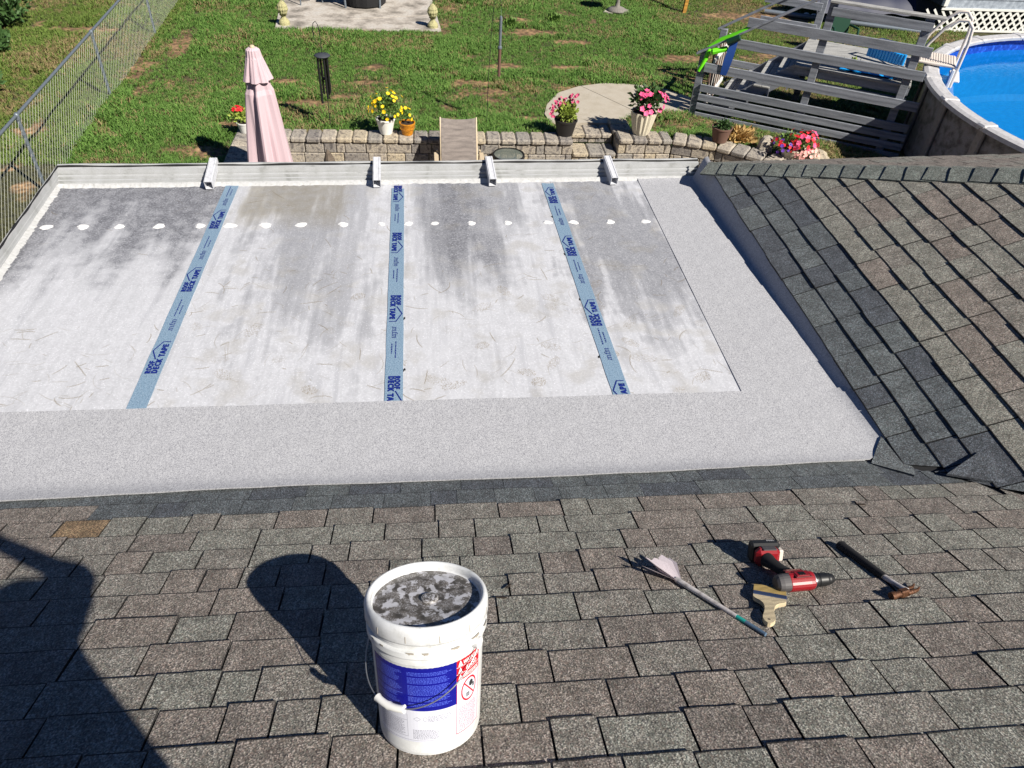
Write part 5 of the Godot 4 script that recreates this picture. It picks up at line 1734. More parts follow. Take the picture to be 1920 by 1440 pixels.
func stems(t: Node, n: int, c: Vector3, top: Vector3, rad: float, m: Material, sd: int) -> void:
	var r := RandomNumberGenerator.new()
	r.seed = sd
	var b := MB.new()
	for i in n:
		var a := r.randf() * TAU
		var e := top + Vector3(cos(a) * rad, r.randf_range(-0.1, 0.02), sin(a) * rad) * r.randf_range(0.4, 1.0)
		b.tube([c + Vector3(cos(a), 0, sin(a)) * 0.03, c.lerp(e, 0.5) + Vector3(0, 0.03, 0), e], [0.005, 0.004, 0.002], 5, false)
	obj("stems", b, m, t)

func blossoms(t: Node, n: int, c: Vector3, rad: Vector3, ms: Array, sd: int, upper := -0.3) -> void:
	var r := RandomNumberGenerator.new()
	r.seed = sd
	for i in n:
		var d := Vector3(r.randf_range(-1, 1), r.randf_range(upper, 1), r.randf_range(-1, 1)).normalized()
		d.z = absf(d.z) * (1.0 if r.randf() < 0.75 else -1.0)
		var y := (d + Vector3(r.randf_range(-0.3, 0.3), r.randf_range(0.0, 0.5), r.randf_range(-0.3, 0.3))).normalized()
		var x := y.cross(Vector3(0.3, 0.1, 0.9)).normalized()
		var s := r.randf_range(0.8, 1.2)
		put("blossom", ms[r.randi() % ms.size()], Transform3D(Basis(x, y, x.cross(y)).scaled(Vector3(s, s, s)), c + d * rad * r.randf_range(0.85, 1.05)), t)

func build_pots() -> void:
	var G := "flower pots along the stone wall"
	var b: MB
	var fy := flower_mesh(0.033, 7, M.f_yellow, 0.25)
	var t := thing("flower_pot", "white pot of bushy yellow daisies on the stone wall", "flower pot", Vector3(-0.68, 0.088, -12.08), G)
	pot(t, M.white_plastic, 0.1, 0.15, 0.25)
	stems(t, 14, Vector3(0, 0.22, 0), Vector3(0, 0.55, 0), 0.24, M.leaf, 1)
	b = MB.new(); leaf_cloud(b, 620, Vector3(0.02, 0.45, 0.0), Vector3(0.27, 0.24, 0.24), 0.055, 2); leaf_cloud(b, 120, Vector3(0.3, 0.33, 0.02), Vector3(0.13, 0.12, 0.1), 0.05, 3)
	obj("foliage", b, M.leaf, t)
	blossoms(t, 40, Vector3(0.02, 0.45, 0), Vector3(0.29, 0.27, 0.26), [fy], 4)
	blossoms(t, 7, Vector3(0.31, 0.3, 0.02), Vector3(0.13, 0.15, 0.1), [fy], 5)
	t = thing("flower_pot", "small empty orange bucket pot on the wall beside the yellow daisies", "flower pot", Vector3(-0.33, 0.088, -12.04), G)
	pot(t, M.orange_pot, 0.085, 0.125, 0.2)
	b = MB.new(); b.tube([Vector3(-0.13, 0.19, 0), Vector3(-0.11, 0.12, 0.09), Vector3(0, 0.1, 0.14), Vector3(0.11, 0.12, 0.09), Vector3(0.13, 0.19, 0)], [0.003, 0.003, 0.003, 0.003, 0.003], 5)
	obj("handle", b, M.orange_pot, t)
	t = thing("flower_pot", "black pot of mauve snapdragons on the wall end beside the steps", "flower pot", Vector3(2.31, 0.088, -12.1), G)
	pot(t, M.black_pot, 0.135, 0.185, 0.26)
	stems(t, 12, Vector3(0, 0.23, 0), Vector3(0, 0.55, 0), 0.17, M.leaf_lime, 11)
	b = MB.new(); leaf_cloud(b, 420, Vector3(0, 0.38, 0), Vector3(0.18, 0.16, 0.17), 0.085, 12)
	obj("foliage", b, M.leaf_lime, t)
	var fm := flower_mesh(0.032, 5, M.f_mauve, 0.6)
	var r := RandomNumberGenerator.new()
	r.seed = 13
	for sp in [[-0.26, 0.42], [-0.2, 0.5], [-0.14, 0.55], [-0.04, 0.52], [0.05, 0.6], [0.13, 0.62], [0.1, 0.5], [-0.24, 0.35]]:
		for k in 5: put("blossom", fm, Transform3D(Basis(Vector3(0, 0, 1), r.randf_range(-1, 1)) * Basis(Vector3.RIGHT, r.randf_range(0, 1.4)), Vector3(sp[0] + r.randf_range(-0.025, 0.025), sp[1] - 0.028 * k + 0.06, r.randf_range(-0.08, 0.08))), t)
	t = thing("flower_pot", "fluted cream pot of pink mandevilla on the wall corner right of the steps", "flower pot", Vector3(3.64, 0.088, -12.16), G)
	pot(t, M.cream_pot, 0.13, 0.215, 0.38, 16)
	stems(t, 12, Vector3(0, 0.34, 0), Vector3(0.02, 0.65, 0), 0.22, M.leaf_dark, 21)
	b = MB.new(); leaf_cloud(b, 560, Vector3(0.03, 0.6, 0), Vector3(0.31, 0.2, 0.25), 0.1, 22)
	obj("foliage", b, M.leaf_dark, t)
	var fp2 := flower_mesh(0.052, 5, M.f_pink, 0.2)
	blossoms(t, 17, Vector3(0.03, 0.57, 0.02), Vector3(0.34, 0.2, 0.27), [fp2], 23)
	for e in [[-0.02, 0.42, 0.21], [0.06, 0.44, 0.2], [0.22, 0.46, 0.16], [-0.1, 0.5, 0.22]]:
		put("blossom", fp2, Transform3D(Basis(Vector3.RIGHT, 1.0), Vector3(e[0], e[1], e[2])), t)
	t = thing("flower_pot", "brown terracotta pot of low green herbs on the curved wall", "flower pot", Vector3(4.95, 0.088, -11.86), G)
	pot(t, M.terracotta, 0.12, 0.165, 0.25)
	b = MB.new(); leaf_cloud(b, 380, Vector3(0.02, 0.28, 0), Vector3(0.19, 0.08, 0.17), 0.045, 32)
	obj("foliage", b, M.leaf_dark, t)
	t = thing("flower_pot", "pot of mixed red, purple and peach petunias near the deck", "flower pot", Vector3(6.02, 0.03, -11.32), G)
	pot(t, M.cream_pot, 0.14, 0.2, 0.2)
	b = MB.new(); leaf_cloud(b, 520, Vector3(0, 0.28, 0), Vector3(0.34, 0.16, 0.3), 0.06, 42)
	obj("foliage", b, M.leaf, t)
	var pr := flower_mesh(0.034, 5, M.f_red, 0.15); var pp := flower_mesh(0.034, 5, M.f_purple, 0.15); var pc := flower_mesh(0.03, 5, M.f_peach, 0.15)
	blossoms(t, 62, Vector3(0.1, 0.3, 0.02), Vector3(0.27, 0.2, 0.28), [pr, pr, pr, fp2], 43)
	blossoms(t, 34, Vector3(-0.22, 0.24, 0.06), Vector3(0.18, 0.16, 0.22), [pp, pp, pr], 44)
	blossoms(t, 46, Vector3(0.16, 0.16, 0.16), Vector3(0.25, 0.13, 0.22), [pc], 45)
	t = thing("flower_pot", "white pot of red geraniums on the wall left of the pink umbrella", "flower pot", Vector3(-2.92, 0.088, -12.08), G)
	pot(t, M.white_plastic, 0.09, 0.13, 0.17)
	b = MB.new(); leaf_cloud(b, 240, Vector3(-0.06, 0.26, 0), Vector3(0.14, 0.11, 0.14), 0.07, 52)
	obj("foliage", b, M.leaf_lime, t)
	blossoms(t, 16, Vector3(-0.08, 0.34, 0), Vector3(0.1, 0.08, 0.09), [flower_mesh(0.03, 5, M.f_red)], 53, 0.1)
	# dry plant and rocks in the bed by the deck
	b = MB.new(); leaf_cloud(b, 420, Vector3(0, 0.1, 0), Vector3(0.34, 0.14, 0.2), 0.12, 61)
	var o := obj("dry_plant", b, M.leaf_dry); o.position = Vector3(5.32, 0.0, -12.0)
	tag(o, "dried straw coloured plant in the bed behind the brown pot", "plant")
	for e in [[5.68, -11.62, 0.15, 0.3, "pale upright rock in the bed left of the petunias"], [6.5, -11.35, 0.24, 0.16, "tan boulder right of the petunia pot"], [6.05, -10.98, 0.2, 0.16, "light stone in front of the petunia pot"]]:
		b = MB.new()
		var sd: float = e[0] * 7.0
		b.lathe(X(Vector3(e[0], -0.02, e[1])), [Vector2(e[2], 0.0), Vector2(e[2] * 1.05, e[3] * 0.3), Vector2(e[2] * 0.85, e[3] * 0.7), Vector2(e[2] * 0.5, e[3] * 0.95), Vector2(0.001, e[3])], 14, true, func(a, y): return 1.0 + 0.18 * sin(a * 2.0 + sd + y * 5.0) + 0.1 * sin(a * 5.0 + sd * 2.0 + y * 11.0))
		tag(obj("rock", b, M.st0 if e[2] < 0.2 else M.st3), e[4], "rock")

func build_furniture() -> void:
	# closed pink parasol
	var um := thing("patio_umbrella", "closed pale pink patio umbrella standing before the stone wall", "umbrella", Vector3(-2.24, -0.52, -10.4))
	var b := MB.new()
	b.tube([Vector3(0, 0, 0), Vector3(0, 2.42, 0)], [0.022, 0.02], 10)
	obj("pole", b, M.tan_frame, um)
	b = MB.new()
	b.lathe(X(V3), [Vector2(0.0, 0.0), Vector2(0.26, 0.0), Vector2(0.25, 0.05), Vector2(0.06, 0.09), Vector2(0.04, 0.3), Vector2(0.0, 0.3)], 24)
	obj("base", b, M.charcoal, um)
	var fold := func(a: float, y: float) -> float:
		var f := clampf((2.3 - y) / 1.6, 0.0, 1.0)
		return 1.0 + (0.1 + 0.2 * f) * sin(a * 6.0 + 1.3 * sin(y * 1.3) + 0.5) + (0.05 + 0.07 * f) * sin(a * 11.0 + 0.7 + y * 0.8)
	b = MB.new()
	var pr := [Vector2(0.04, 2.42)]
	for i in 27:
		var y := 2.32 - i * 0.064
		pr.append(Vector2(0.10 + 0.145 * pow(i / 26.0, 0.8) + (0.02 if i > 6 else 0.0), y))
	pr.reverse()
	b.lathe(X(V3), pr, 66, true, fold)
	obj("canopy", b, M.pink, um)
	b = MB.new()
	b.lathe(X(V3), [Vector2(0.178, 2.04), Vector2(0.155, 2.12), Vector2(0.125, 2.24), Vector2(0.098, 2.34), Vector2(0.086, 2.42), Vector2(0.05, 2.445), Vector2(0.001, 2.45)], 60, true, func(a, y): return 1.0 + 0.12 * sin(a * 7.0 + 2.0) * smoothstep(2.44, 2.1, y) + 0.05 * sin(a * 15.0))
	obj("vent_flap", b, M.pink, um)
	b = MB.new()
	b.lathe(X(V3), [Vector2(0.03, 2.44), Vector2(0.034, 2.46), Vector2(0.02, 2.475), Vector2(0.0, 2.476)], 12, true)
	obj("finial", b, M.tan_frame, um)
	# sling lounge chair
	var ch := thing("lounge_chair", "reclining lounge chair with woven grey-tan sling backed against the stone wall", "chair", Vector3(0.485, -0.52, -11.1))
	b = MB.new()
	var bk := func(u: float, v: float) -> Vector3: return Vector3(lerpf(-0.275, 0.275, u), lerpf(0.36, 1.06, v) - 0.025 * sin(PI * u), lerpf(0.0, -0.5, v) + 0.05 * sin(PI * v) - 0.0)
	b.sheet(bk, 10, 14, Vector3(0, 0.4, 1))
	var bk2 := func(u: float, v: float) -> Vector3: return bk.call(u, v) + Vector3(0, -0.006, -0.012)
	b.sheet(bk2, 10, 14, Vector3(0, -0.4, -1))
	var seat := func(u: float, v: float) -> Vector3: return Vector3(lerpf(-0.275, 0.275, u), 0.36 - 0.03 * sin(PI * u) + 0.04 * v, lerpf(0.0, 1.1, v))
	b.sheet(seat, 8, 10, Vector3.UP)
	obj("sling", b, M.sling, ch)
	b = MB.new()
	for k in 54:
		var v := (k + 0.5) / 54.0
		var p := []; var r := []
		for i in 9:
			p.append(bk.call(i / 8.0, v) + Vector3(0, 0.002, 0.004)); r.append(0.0042)
		b.tube(p, r, 5, false)
	obj("weave", b, M.sling, ch)
	for sx in [-1.0, 1.0]:
		b = MB.new()
		b.tube([Vector3(sx * 0.285, 1.07, -0.505), Vector3(sx * 0.285, 0.72, -0.23), Vector3(sx * 0.285, 0.36, 0.0), Vector3(sx * 0.285, 0.4, 1.1)], [0.013, 0.014, 0.014, 0.014], 8)
		obj("side_rail", b, M.tan_frame, ch)
		b = MB.new()
		b.bar(Vector3(sx * 0.36, 0.58, -0.28), Vector3(sx * 0.36, 0.56, 0.35), 0.07, 0.025, Vector3.UP, 0.006)
		obj("arm", b, M.tan_frame, ch)
		b = MB.new()
		b.tube([Vector3(sx * 0.34, 0.62, -0.3), Vector3(sx * 0.33, 0.3, -0.42), Vector3(sx * 0.33, 0.0, -0.5)], [0.016, 0.016, 0.014], 8)
		obj("leg", b, M.tan_frame, ch)
		b = MB.new()
		b.tube([Vector3(sx * 0.34, 0.56, 0.3), Vector3(sx * 0.33, 0.0, 0.5)], [0.016, 0.014], 8)
		obj("leg", b, M.tan_frame, ch)
	# glass side table
	var tb := thing("side_table", "round glass topped side table with dark rim right of the lounge chair", "table", Vector3(1.32, -0.52, -11.62))
	b = MB.new()
	b.lathe(X(V3), [Vector2(0.0, 0.44), Vector2(0.247, 0.44), Vector2(0.247, 0.446), Vector2(0.0, 0.446)], 40)
	obj("glass_top", b, M.glass, tb)
	b = MB.new()
	b.lathe(X(V3), [Vector2(0.236, 0.40), Vector2(0.262, 0.40), Vector2(0.268, 0.43), Vector2(0.262, 0.458), Vector2(0.24, 0.458), Vector2(0.24, 0.40)], 40)
	obj("rim", b, M.black, tb)
	for k in 4:
		b = MB.new()
		var a := TAU * k / 4.0 + 0.6
		b.tube([Vector3(cos(a) * 0.24, 0.42, sin(a) * 0.24), Vector3(cos(a) * 0.2, 0.2, sin(a) * 0.2), Vector3(cos(a) * 0.25, 0.0, sin(a) * 0.25)], [0.011, 0.011, 0.011], 8)
		obj("leg", b, M.black, tb)
	# weathered driftwood shard against the wall
	b = MB.new()
	b.lathe(Transform3D(Basis(Vector3(0, 0, 1), 0.06), Vector3(-1.56, -0.52, -11.5)), [Vector2(0.12, 0.0), Vector2(0.105, 0.25), Vector2(0.075, 0.4), Vector2(0.035, 0.52), Vector2(0.004, 0.58)], 10, true, func(a, y): return 1.0 + 0.22 * sin(a * 3.0 + y * 4.0) + 0.1 * sin(a * 7.0))
	tag(obj("driftwood", b, M.old_wood), "pointed piece of grey driftwood leaning before the stone wall", "wood")
	# wind chime on a shepherd hook
	var hk := thing("shepherd_hook", "thin black shepherd hook at the lawn edge carrying the wind chime", "garden hook", Vector3(-1.62, 0, -12.46))
	b = MB.new()
	b.tube([Vector3(0, -0.05, 0), Vector3(0.0, 0.9, 0), Vector3(-0.005, 1.5, 0.02), Vector3(-0.02, 1.64, 0.03), Vector3(-0.05, 1.69, 0.035), Vector3(-0.085, 1.66, 0.04), Vector3(-0.1, 1.58, 0.05), Vector3(-0.095, 1.46, 0.055)], [0.006, 0.006, 0.006, 0.006, 0.006, 0.006, 0.006, 0.005], 7)
	obj("rod", b, M.iron, hk)
	b = MB.new(); b.tube([Vector3(-0.02, 0.18, 0), Vector3(0.02, 0.18, 0)], [0.005, 0.005], 6)
	obj("step_peg", b, M.iron, hk)
	var wc := thing("wind_chime", "large black wind chime hanging from the hook behind the wall", "wind chime", Vector3(-1.68, 0, -12.4))
	b = MB.new()
	b.lathe(X(Vector3(0.06, 1.2, 0)), [Vector2(0.0, 0.028), Vector2(0.04, 0.026), Vector2(0.115, 0.006), Vector2(0.125, -0.004), Vector2(0.118, -0.016), Vector2(0.0, -0.014)], 28, true)
	obj("disc", b, M.charcoal, wc)
	b = MB.new()
	for e in [[-0.02, 0.02], [0.05, -0.02], [0.08, 0.03]]: b.tube([Vector3(-0.03, 1.46, 0), Vector3(0.06 + e[0], 1.22, e[1])], [0.002, 0.002], 4)
	obj("cord", b, M.iron, wc)
	var kk := 0
	for e in [[-0.01, 0.05, 0.5], [0.02, -0.05, 0.62], [0.1, -0.06, 0.6], [0.13, 0.01, 0.66], [0.085, 0.065, 0.58]]:
		b = MB.new()
		b.tube([Vector3(e[0], 1.185, e[1]), Vector3(e[0], e[2] - 0.04, e[1])], [0.0185, 0.0185], 10)
		obj("chime_tube", b, M.black, wc)
		kk += 1
	b = MB.new(); b.tube([Vector3(0.06, 1.18, 0), Vector3(0.06, 0.86, 0)], [0.002, 0.002], 4); b.lathe(X(Vector3(0.06, 0.84, 0)), [Vector2(0.0, 0.015), Vector2(0.04, 0.012), Vector2(0.04, -0.012), Vector2(0.0, -0.015)], 16)
	obj("clapper", b, M.black, wc)
	# bird feeder hanging on a second hook
	hk = thing("shepherd_hook", "tall thin garden hook at the lawn edge right of the lounge chair", "garden hook", Vector3(1.02, 0, -12.63))
	b = MB.new()
	b.tube([Vector3(0, -0.05, 0), Vector3(0.01, 0.8, 0.0), Vector3(0.05, 1.7, 0.0), Vector3(0.07, 1.95, 0), Vector3(0.1, 2.02, 0), Vector3(0.15, 2.03, 0), Vector3(0.18, 1.98, 0), Vector3(0.185, 1.88, 0)], [0.005, 0.005, 0.005, 0.005, 0.005, 0.005, 0.005, 0.004], 6)
	obj("rod", b, M.iron, hk)
	var bf := thing("bird_feeder", "slim tube bird feeder with brown lower half hanging above the lawn", "bird feeder", Vector3(1.205, 0, -12.63))
	b = MB.new(); b.tube([Vector3(0, 1.9, 0), Vector3(0, 1.78, 0)], [0.003, 0.003], 5); b.lathe(X(V3), [Vector2(0.0, 1.78), Vector2(0.018, 1.77), Vector2(0.024, 1.74), Vector2(0.022, 1.32), Vector2(0.034, 1.31), Vector2(0.034, 1.28), Vector2(0.0, 1.28)].map(func(q): return Vector2(q.x, q.y)), 16)
	obj("tube", b, M.galv, bf)
	b = MB.new(); b.lathe(X(V3), [Vector2(0.0, 0.84), Vector2(0.026, 0.84), Vector2(0.026, 1.28), Vector2(0.0, 1.28)], 16)
	obj("seed_chamber", b, M.terracotta, bf)
	b = MB.new()
	for y in [0.92, 1.1]: b.tube([Vector3(-0.08, y, 0), Vector3(0.08, y, 0)], [0.004, 0.004], 5)
	obj("perch", b, M.iron, bf)
	# pineapple finials on the far slab
	for e in [[-3.08, -17.95, "pale stone pineapple finial on the left corner of the concrete slab"], [0.18, -18.0, "weathered stone pineapple finial on the right corner of the concrete slab"]]:
		var fi := thing("stone_finial", e[2], "garden ornament", Vector3(e[0], 0.05, e[1]), "pineapple finials")
		b = MB.new()
		b.lathe(X(V3), [Vector2(0.0, 0.0), Vector2(0.12, 0.0), Vector2(0.12, 0.05), Vector2(0.1, 0.09), Vector2(0.06, 0.13), Vector2(0.05, 0.17), Vector2(0.085, 0.2)], 20)
		obj("pedestal", b, M.pine, fi)
		b = MB.new()
		var pp := []
		for i in 19: pp.append(Vector2(maxf(0.002, 0.112 * pow(sin(PI * (0.12 + 0.88 * i / 18.0)), 0.7)), 0.2 + 0.29 * i / 18.0))
		b.lathe(X(V3), pp, 28, true, func(a, y): return 1.0 + 0.09 * sin(a * 7.0 + y * 40.0) * sin(a * 7.0 - y * 40.0))
		obj("pineapple", b, M.pine, fi)
	# table over a covered round fire pit
	var ft := thing("covered_fire_pit", "round black covered fire pit on the far concrete slab", "fire pit", Vector3(-1.42, 0.05, -19.72))
	b = MB.new()
	b.lathe(X(V3), [Vector2(0.0, 0.0), Vector2(0.44, 0.0), Vector2(0.48, 0.04), Vector2(0.5, 0.2), Vector2(0.49, 0.42), Vector2(0.4, 0.52), Vector2(0.0, 0.55)], 36, true, func(a, _y): return 1.0 + 0.02 * sin(a * 9.0) + 0.015 * sin(a * 17.0))
	obj("cover", b, M.black_rough, ft)
	var gt := thing("patio_table", "grey metal patio table over the black fire pit on the slab", "table", Vector3(-1.45, 0.05, -19.75))
	for e in [[-0.4, 0.42], [0.4, 0.38], [-0.42, -0.5], [0.45, -0.5]]:
		b = MB.new(); b.tube([Vector3(e[0], 0, e[1]), Vector3(e[0] * 1.05, 0.7, e[1] * 0.9)], [0.026, 0.026], 10)
		obj("leg", b, M.galv, gt)
	b = MB.new(); b.box(X(Vector3(0.02, 0.72, -0.05)), Vector3(1.25, 0.03, 1.25), 0.01)
	obj("top", b, M.charcoal, gt)
	var gc := thing("patio_chair", "grey metal patio chair left of the table on the slab", "chair", Vector3(-2.66, 0.05, -19.75))
	for e in [[-0.24, 0.3], [0.24, 0.02], [-0.24, -0.3], [0.24, -0.35]]:
		b = MB.new(); b.tube([Vector3(e[0], 0, e[1]), Vector3(e[0] * 0.95, 0.45, e[1] * 0.9)], [0.017, 0.017], 8)
		obj("leg", b, M.galv, gc)
	b = MB.new(); b.box(X(Vector3(0, 0.46, -0.05)), Vector3(0.52, 0.03, 0.6), 0.01)
	obj("seat", b, M.charcoal, gc)
	b = MB.new(); b.box(Transform3D(Basis(Vector3.RIGHT, -0.15), Vector3(-0.0, 0.75, -0.38)), Vector3(0.5, 0.5, 0.03), 0.01)
	obj("backrest", b, M.charcoal, gc)
	# bird bath and survey post at the back of the lawn
	var bb := thing("bird_bath", "grey stone bird bath on a flat stone at the back of the lawn", "bird bath", Vector3(4.78, 0, -19.72))
	b = MB.new(); b.prism(PackedVector2Array([Vector2(-0.36, -0.1), Vector2(-0.2, -0.2), Vector2(0.1, -0.22), Vector2(0.34, -0.16), Vector2(0.36, 0.1), Vector2(0.2, 0.2), Vector2(-0.2, 0.18)]), 0.04, Transform3D(Basis(Vector3.RIGHT, Vector3.FORWARD, Vector3.UP), V3))
	obj("stepping_stone", b, M.slab, bb)
	b = MB.new(); b.lathe(X(Vector3(0, 0.04, 0)), [Vector2(0.0, 0.0), Vector2(0.25, 0.0), Vector2(0.25, 0.03), Vector2(0.16, 0.075), Vector2(0.06, 0.11), Vector2(0.048, 0.2), Vector2(0.045, 0.5), Vector2(0.07, 0.62), Vector2(0.0, 0.64)], 24, true)
	obj("pedestal", b, M.granite, bb)
	b = MB.new(); b.lathe(X(Vector3(0, 0.66, 0)), [Vector2(0.0, 0.0), Vector2(0.1, 0.0), Vector2(0.24, 0.05), Vector2(0.3, 0.1), Vector2(0.29, 0.115), Vector2(0.2, 0.07), Vector2(0.0, 0.04)], 28, true)
	obj("bowl", b, M.granite, bb)
	b = MB.new(); b.bar(Vector3(6.54, -0.1, -19.85), Vector3(6.62, 1.3, -19.85), 0.09, 0.09, Vector3.RIGHT, 0.005)
	tag(obj("wooden_post", b, M.new_wood), "orange-tan wooden post standing at the back of the lawn", "post")

# ---------------------------------------------------------------- deck and pool
var DA := Vector3(4.86, 0, -13.22)
var D1 := Vector3(0.8658, 0, 0.5004)
var D2 := Vector3(0.5004, 0, -0.8658)
func dk(s: float, h: float, w: float) -> Vector3: return DA + D1 * s + D2 * w + Vector3(0, h, 0)

func build_deck() -> void:
	var de := thing("pool_deck", "grey stained wooden pool deck with steps, railings and slatted skirt", "deck")
	var b: MB
	# uprights
	for e in [[0.0, 0.0, 1.1], [1.87, 0.0, 2.18], [3.3, 0.0, 2.18], [0.0, 1.62, 1.1], [1.62, 1.72, 2.1], [3.4, 1.72, 1.1]]:
		b = MB.new(); b.box(Transform3D(Basis(D1, Vector3.UP, -D2), dk(e[0], e[2] * 0.5 - 0.04, e[1] + 0.055)), Vector3(0.125, e[2] + 0.08, 0.105), 0.006)
		obj("post", b, M.deck, de)
	# slats and rails of the front: [s0, s1, top, height]
	for e in [[0.06, 3.62, 0.075, 0.11], [0.06, 3.62, 0.245, 0.115], [0.06, 3.62, 0.405, 0.115], [0.06, 3.6, 0.575, 0.125], [0.06, 3.62, 0.945, 0.15], [0.5, 3.53, 1.42, 0.15], [0.62, 3.5, 1.78, 0.15], [1.87, 3.38, 2.13, 0.13], [0.3, 3.4, -0.005, 0.1]]:
		b = MB.new()
		var y: float = e[2] - e[3] * 0.5
		b.bar(dk(e[0], y, -0.012 - rng.randf() * 0.004), dk(e[1], y + rng.randf_range(-0.006, 0.006), -0.012 - rng.randf() * 0.004), 0.036, e[3], Vector3.UP, 0.004)
		obj("rail_board", b, M.deck if rng.randf() < 0.5 else M.deck2, de)
	for e in [[0.95, 2.0], [0.57, 2.0], [1.42, 3.0], [1.78, 3.0]]:
		b = MB.new()
		b.bar(dk(0.05 if e[1] < 2.5 else 0.6, e[0] - 0.065, 1.7), dk(1.62, e[0] - 0.065, 1.7), 0.036, 0.125, Vector3.UP, 0.004)
		obj("rail_board", b, M.deck2, de)
	b = MB.new(); b.bar(dk(1.8, 2.205, 0.03), dk(3.52, 2.2, 0.03), 0.15, 0.036, Vector3.UP, 0.005)
	obj("cap_rail", b, M.deck_top, de)
	# sloping handrails
	for w in [0.0, 1.68]:
		b = MB.new(); b.bar(dk(-0.12, 1.07, w), dk(1.68, 2.25, w), 0.1, 0.036, Vector3.UP, 0.005)
		obj("handrail", b, M.deck2, de)
	# treads
	for k in 4:
		for j in 2:
			b = MB.new()
			b.box(Transform3D(Basis(D1, Vector3.UP, -D2), dk(0.42 + k * 0.3 + j * 0.142, 0.23 * (k + 1), 0.86)), Vector3(0.135, 0.036, 1.55), 0.004)
			obj("tread", b, M.deck_top, de)
		b = MB.new()
		b.box(Transform3D(Basis(D1, Vector3.UP, -D2), dk(0.62 + k * 0.3, 0.23 * (k + 1) - 0.11, 0.86)), Vector3(0.03, 0.18, 1.55))
		obj("riser", b, M.deck2, de)
	for w in [0.14, 1.58]:
		b = MB.new(); b.bar(dk(0.3, 0.05, w), dk(1.6, 1.05, w), 0.04, 0.24, Vector3.UP)
		obj("stringer", b, M.deck2, de)
	# platform boards and fascia
	for k in 12:
		b = MB.new()
		b.box(Transform3D(Basis(D1, Vector3.UP, -D2), dk(2.47, 1.14, 0.13 + k * 0.143)), Vector3(1.86, 0.034, 0.138), 0.003)
		obj("deck_board", b, M.deck_top, de)
	for e in [[0.1, 1.06], [1.74, 1.06], [0.1, 0.88]]:
		b = MB.new(); b.bar(dk(1.56, e[1], e[0]), dk(3.4, e[1], e[0]), 0.04, 0.125, Vector3.UP)
		obj("fascia_board", b, M.deck, de)
	for s in [1.57, 3.38]:
		b = MB.new(); b.bar(dk(s, 1.04, 0.14), dk(s, 1.04, 1.7), 0.04, 0.16, Vector3.UP)
		obj("joist", b, M.deck2, de)
	# bottom gate of pickets at the foot of the steps
	var gt := thing("stair_gate", "small picket gate with white edges at the foot of the deck steps", "gate")
	for k in 6:
		b = MB.new()
		var w := 0.16 + k * 0.24
		b.box(Transform3D(Basis(D1, Vector3.UP, -D2), dk(0.16, 0.6, w)), Vector3(0.03, 1.0, 0.09), 0.003)
		obj("picket", b, M.gate_wood, gt)
		b = MB.new()
		b.box(Transform3D(Basis(D1, Vector3.UP, -D2), dk(0.16, 0.6, w + 0.06)), Vector3(0.034, 1.0, 0.024), 0.003)
		obj("picket_edge", b, M.white_plastic, gt)
	for y in [0.25, 0.95]:
		b = MB.new(); b.bar(dk(0.19, y, 0.1), dk(0.19, y, 1.5), 0.03, 0.07, Vector3.UP)
		obj("gate_rail", b, M.white_plastic, gt)
	# toy with goggles and strap over the handrail
	var ty := thing("water_toy", "bright green plastic water toy lying on the sloping handrail", "toy")
	var hr := func(f: float, o: float, w: float) -> Vector3: return dk(lerpf(0.05, 0.75, f), lerpf(1.07, 1.07 + 1.18 * 0.39, f) + 0.12 + o, w)
	b = MB.new(); b.tube([hr.call(0.0, 0.0, 0.0), hr.call(0.3, 0.02, 0.01), hr.call(0.65, 0.0, 0.0), hr.call(1.0, 0.03, 0.02)], [0.03, 0.055, 0.05, 0.024], 10)
	obj("barrel", b, M.lime, ty)
	b = MB.new(); b.tube([hr.call(0.05, 0.0, -0.01), hr.call(0.02, -0.16, -0.06), hr.call(-0.1, -0.34, -0.07)], [0.035, 0.04, 0.028], 8)
	obj("grip", b, M.lime, ty)
	b = MB.new(); b.box(Transform3D(Basis(D1, 0.5), hr.call(0.3, -0.13, -0.05)), Vector3(0.28, 0.09, 0.08), 0.02)
	obj("tank", b, M.lime, ty)
	b = MB.new(); b.tube([hr.call(0.45, -0.05, -0.06), hr.call(0.72, -0.06, -0.06)], [0.06, 0.05], 12)
	obj("float", b, M.green_plastic, ty)
	var st := MB.new()
	var sf := func(u: float, v: float) -> Vector3: return hr.call(0.62, -0.05 - 0.62 * v, -0.03) + D1 * ((u - 0.5) * (0.1 + 0.04 * sin(v * 3.0)) - 0.07 * v) + D2 * (-0.03 * sin(v * 2.5))
	st.sheet(sf, 3, 10, -D2)
	var sf2 := func(u: float, v: float) -> Vector3: return sf.call(u, v) + D2 * 0.02
	st.sheet(sf2, 3, 10, D2)
	tag(obj("blue_towel", st, M.blue_cloth), "narrow blue towel hanging from the handrail by the green toy", "towel")
	# things on the platform
	var fl := thing("pool_float", "ribbed bright blue foam pool float curled up on the deck platform", "pool float")
	b = MB.new()
	for k in 13:
		var f := k / 12.0
		var p := dk(lerpf(2.62, 3.2, f), 1.2, 1.15 - 0.2 * f)
		b.tube([p, p + Vector3(0, 0.2 + 0.03 * sin(f * 5.0), 0) - D2 * 0.06 * sin(f * 3.1)], [0.028, 0.028], 8)
	obj("panel", b, M.blue_float, fl)
	b = MB.new()
	b.tube([dk(2.6, 1.43, 1.14), dk(2.75, 1.46, 1.3), dk(3.05, 1.45, 1.25), dk(3.22, 1.42, 0.96)], [0.022, 0.024, 0.024, 0.02], 8)
	obj("edge_roll", b, M.navy, fl)
	b = MB.new()
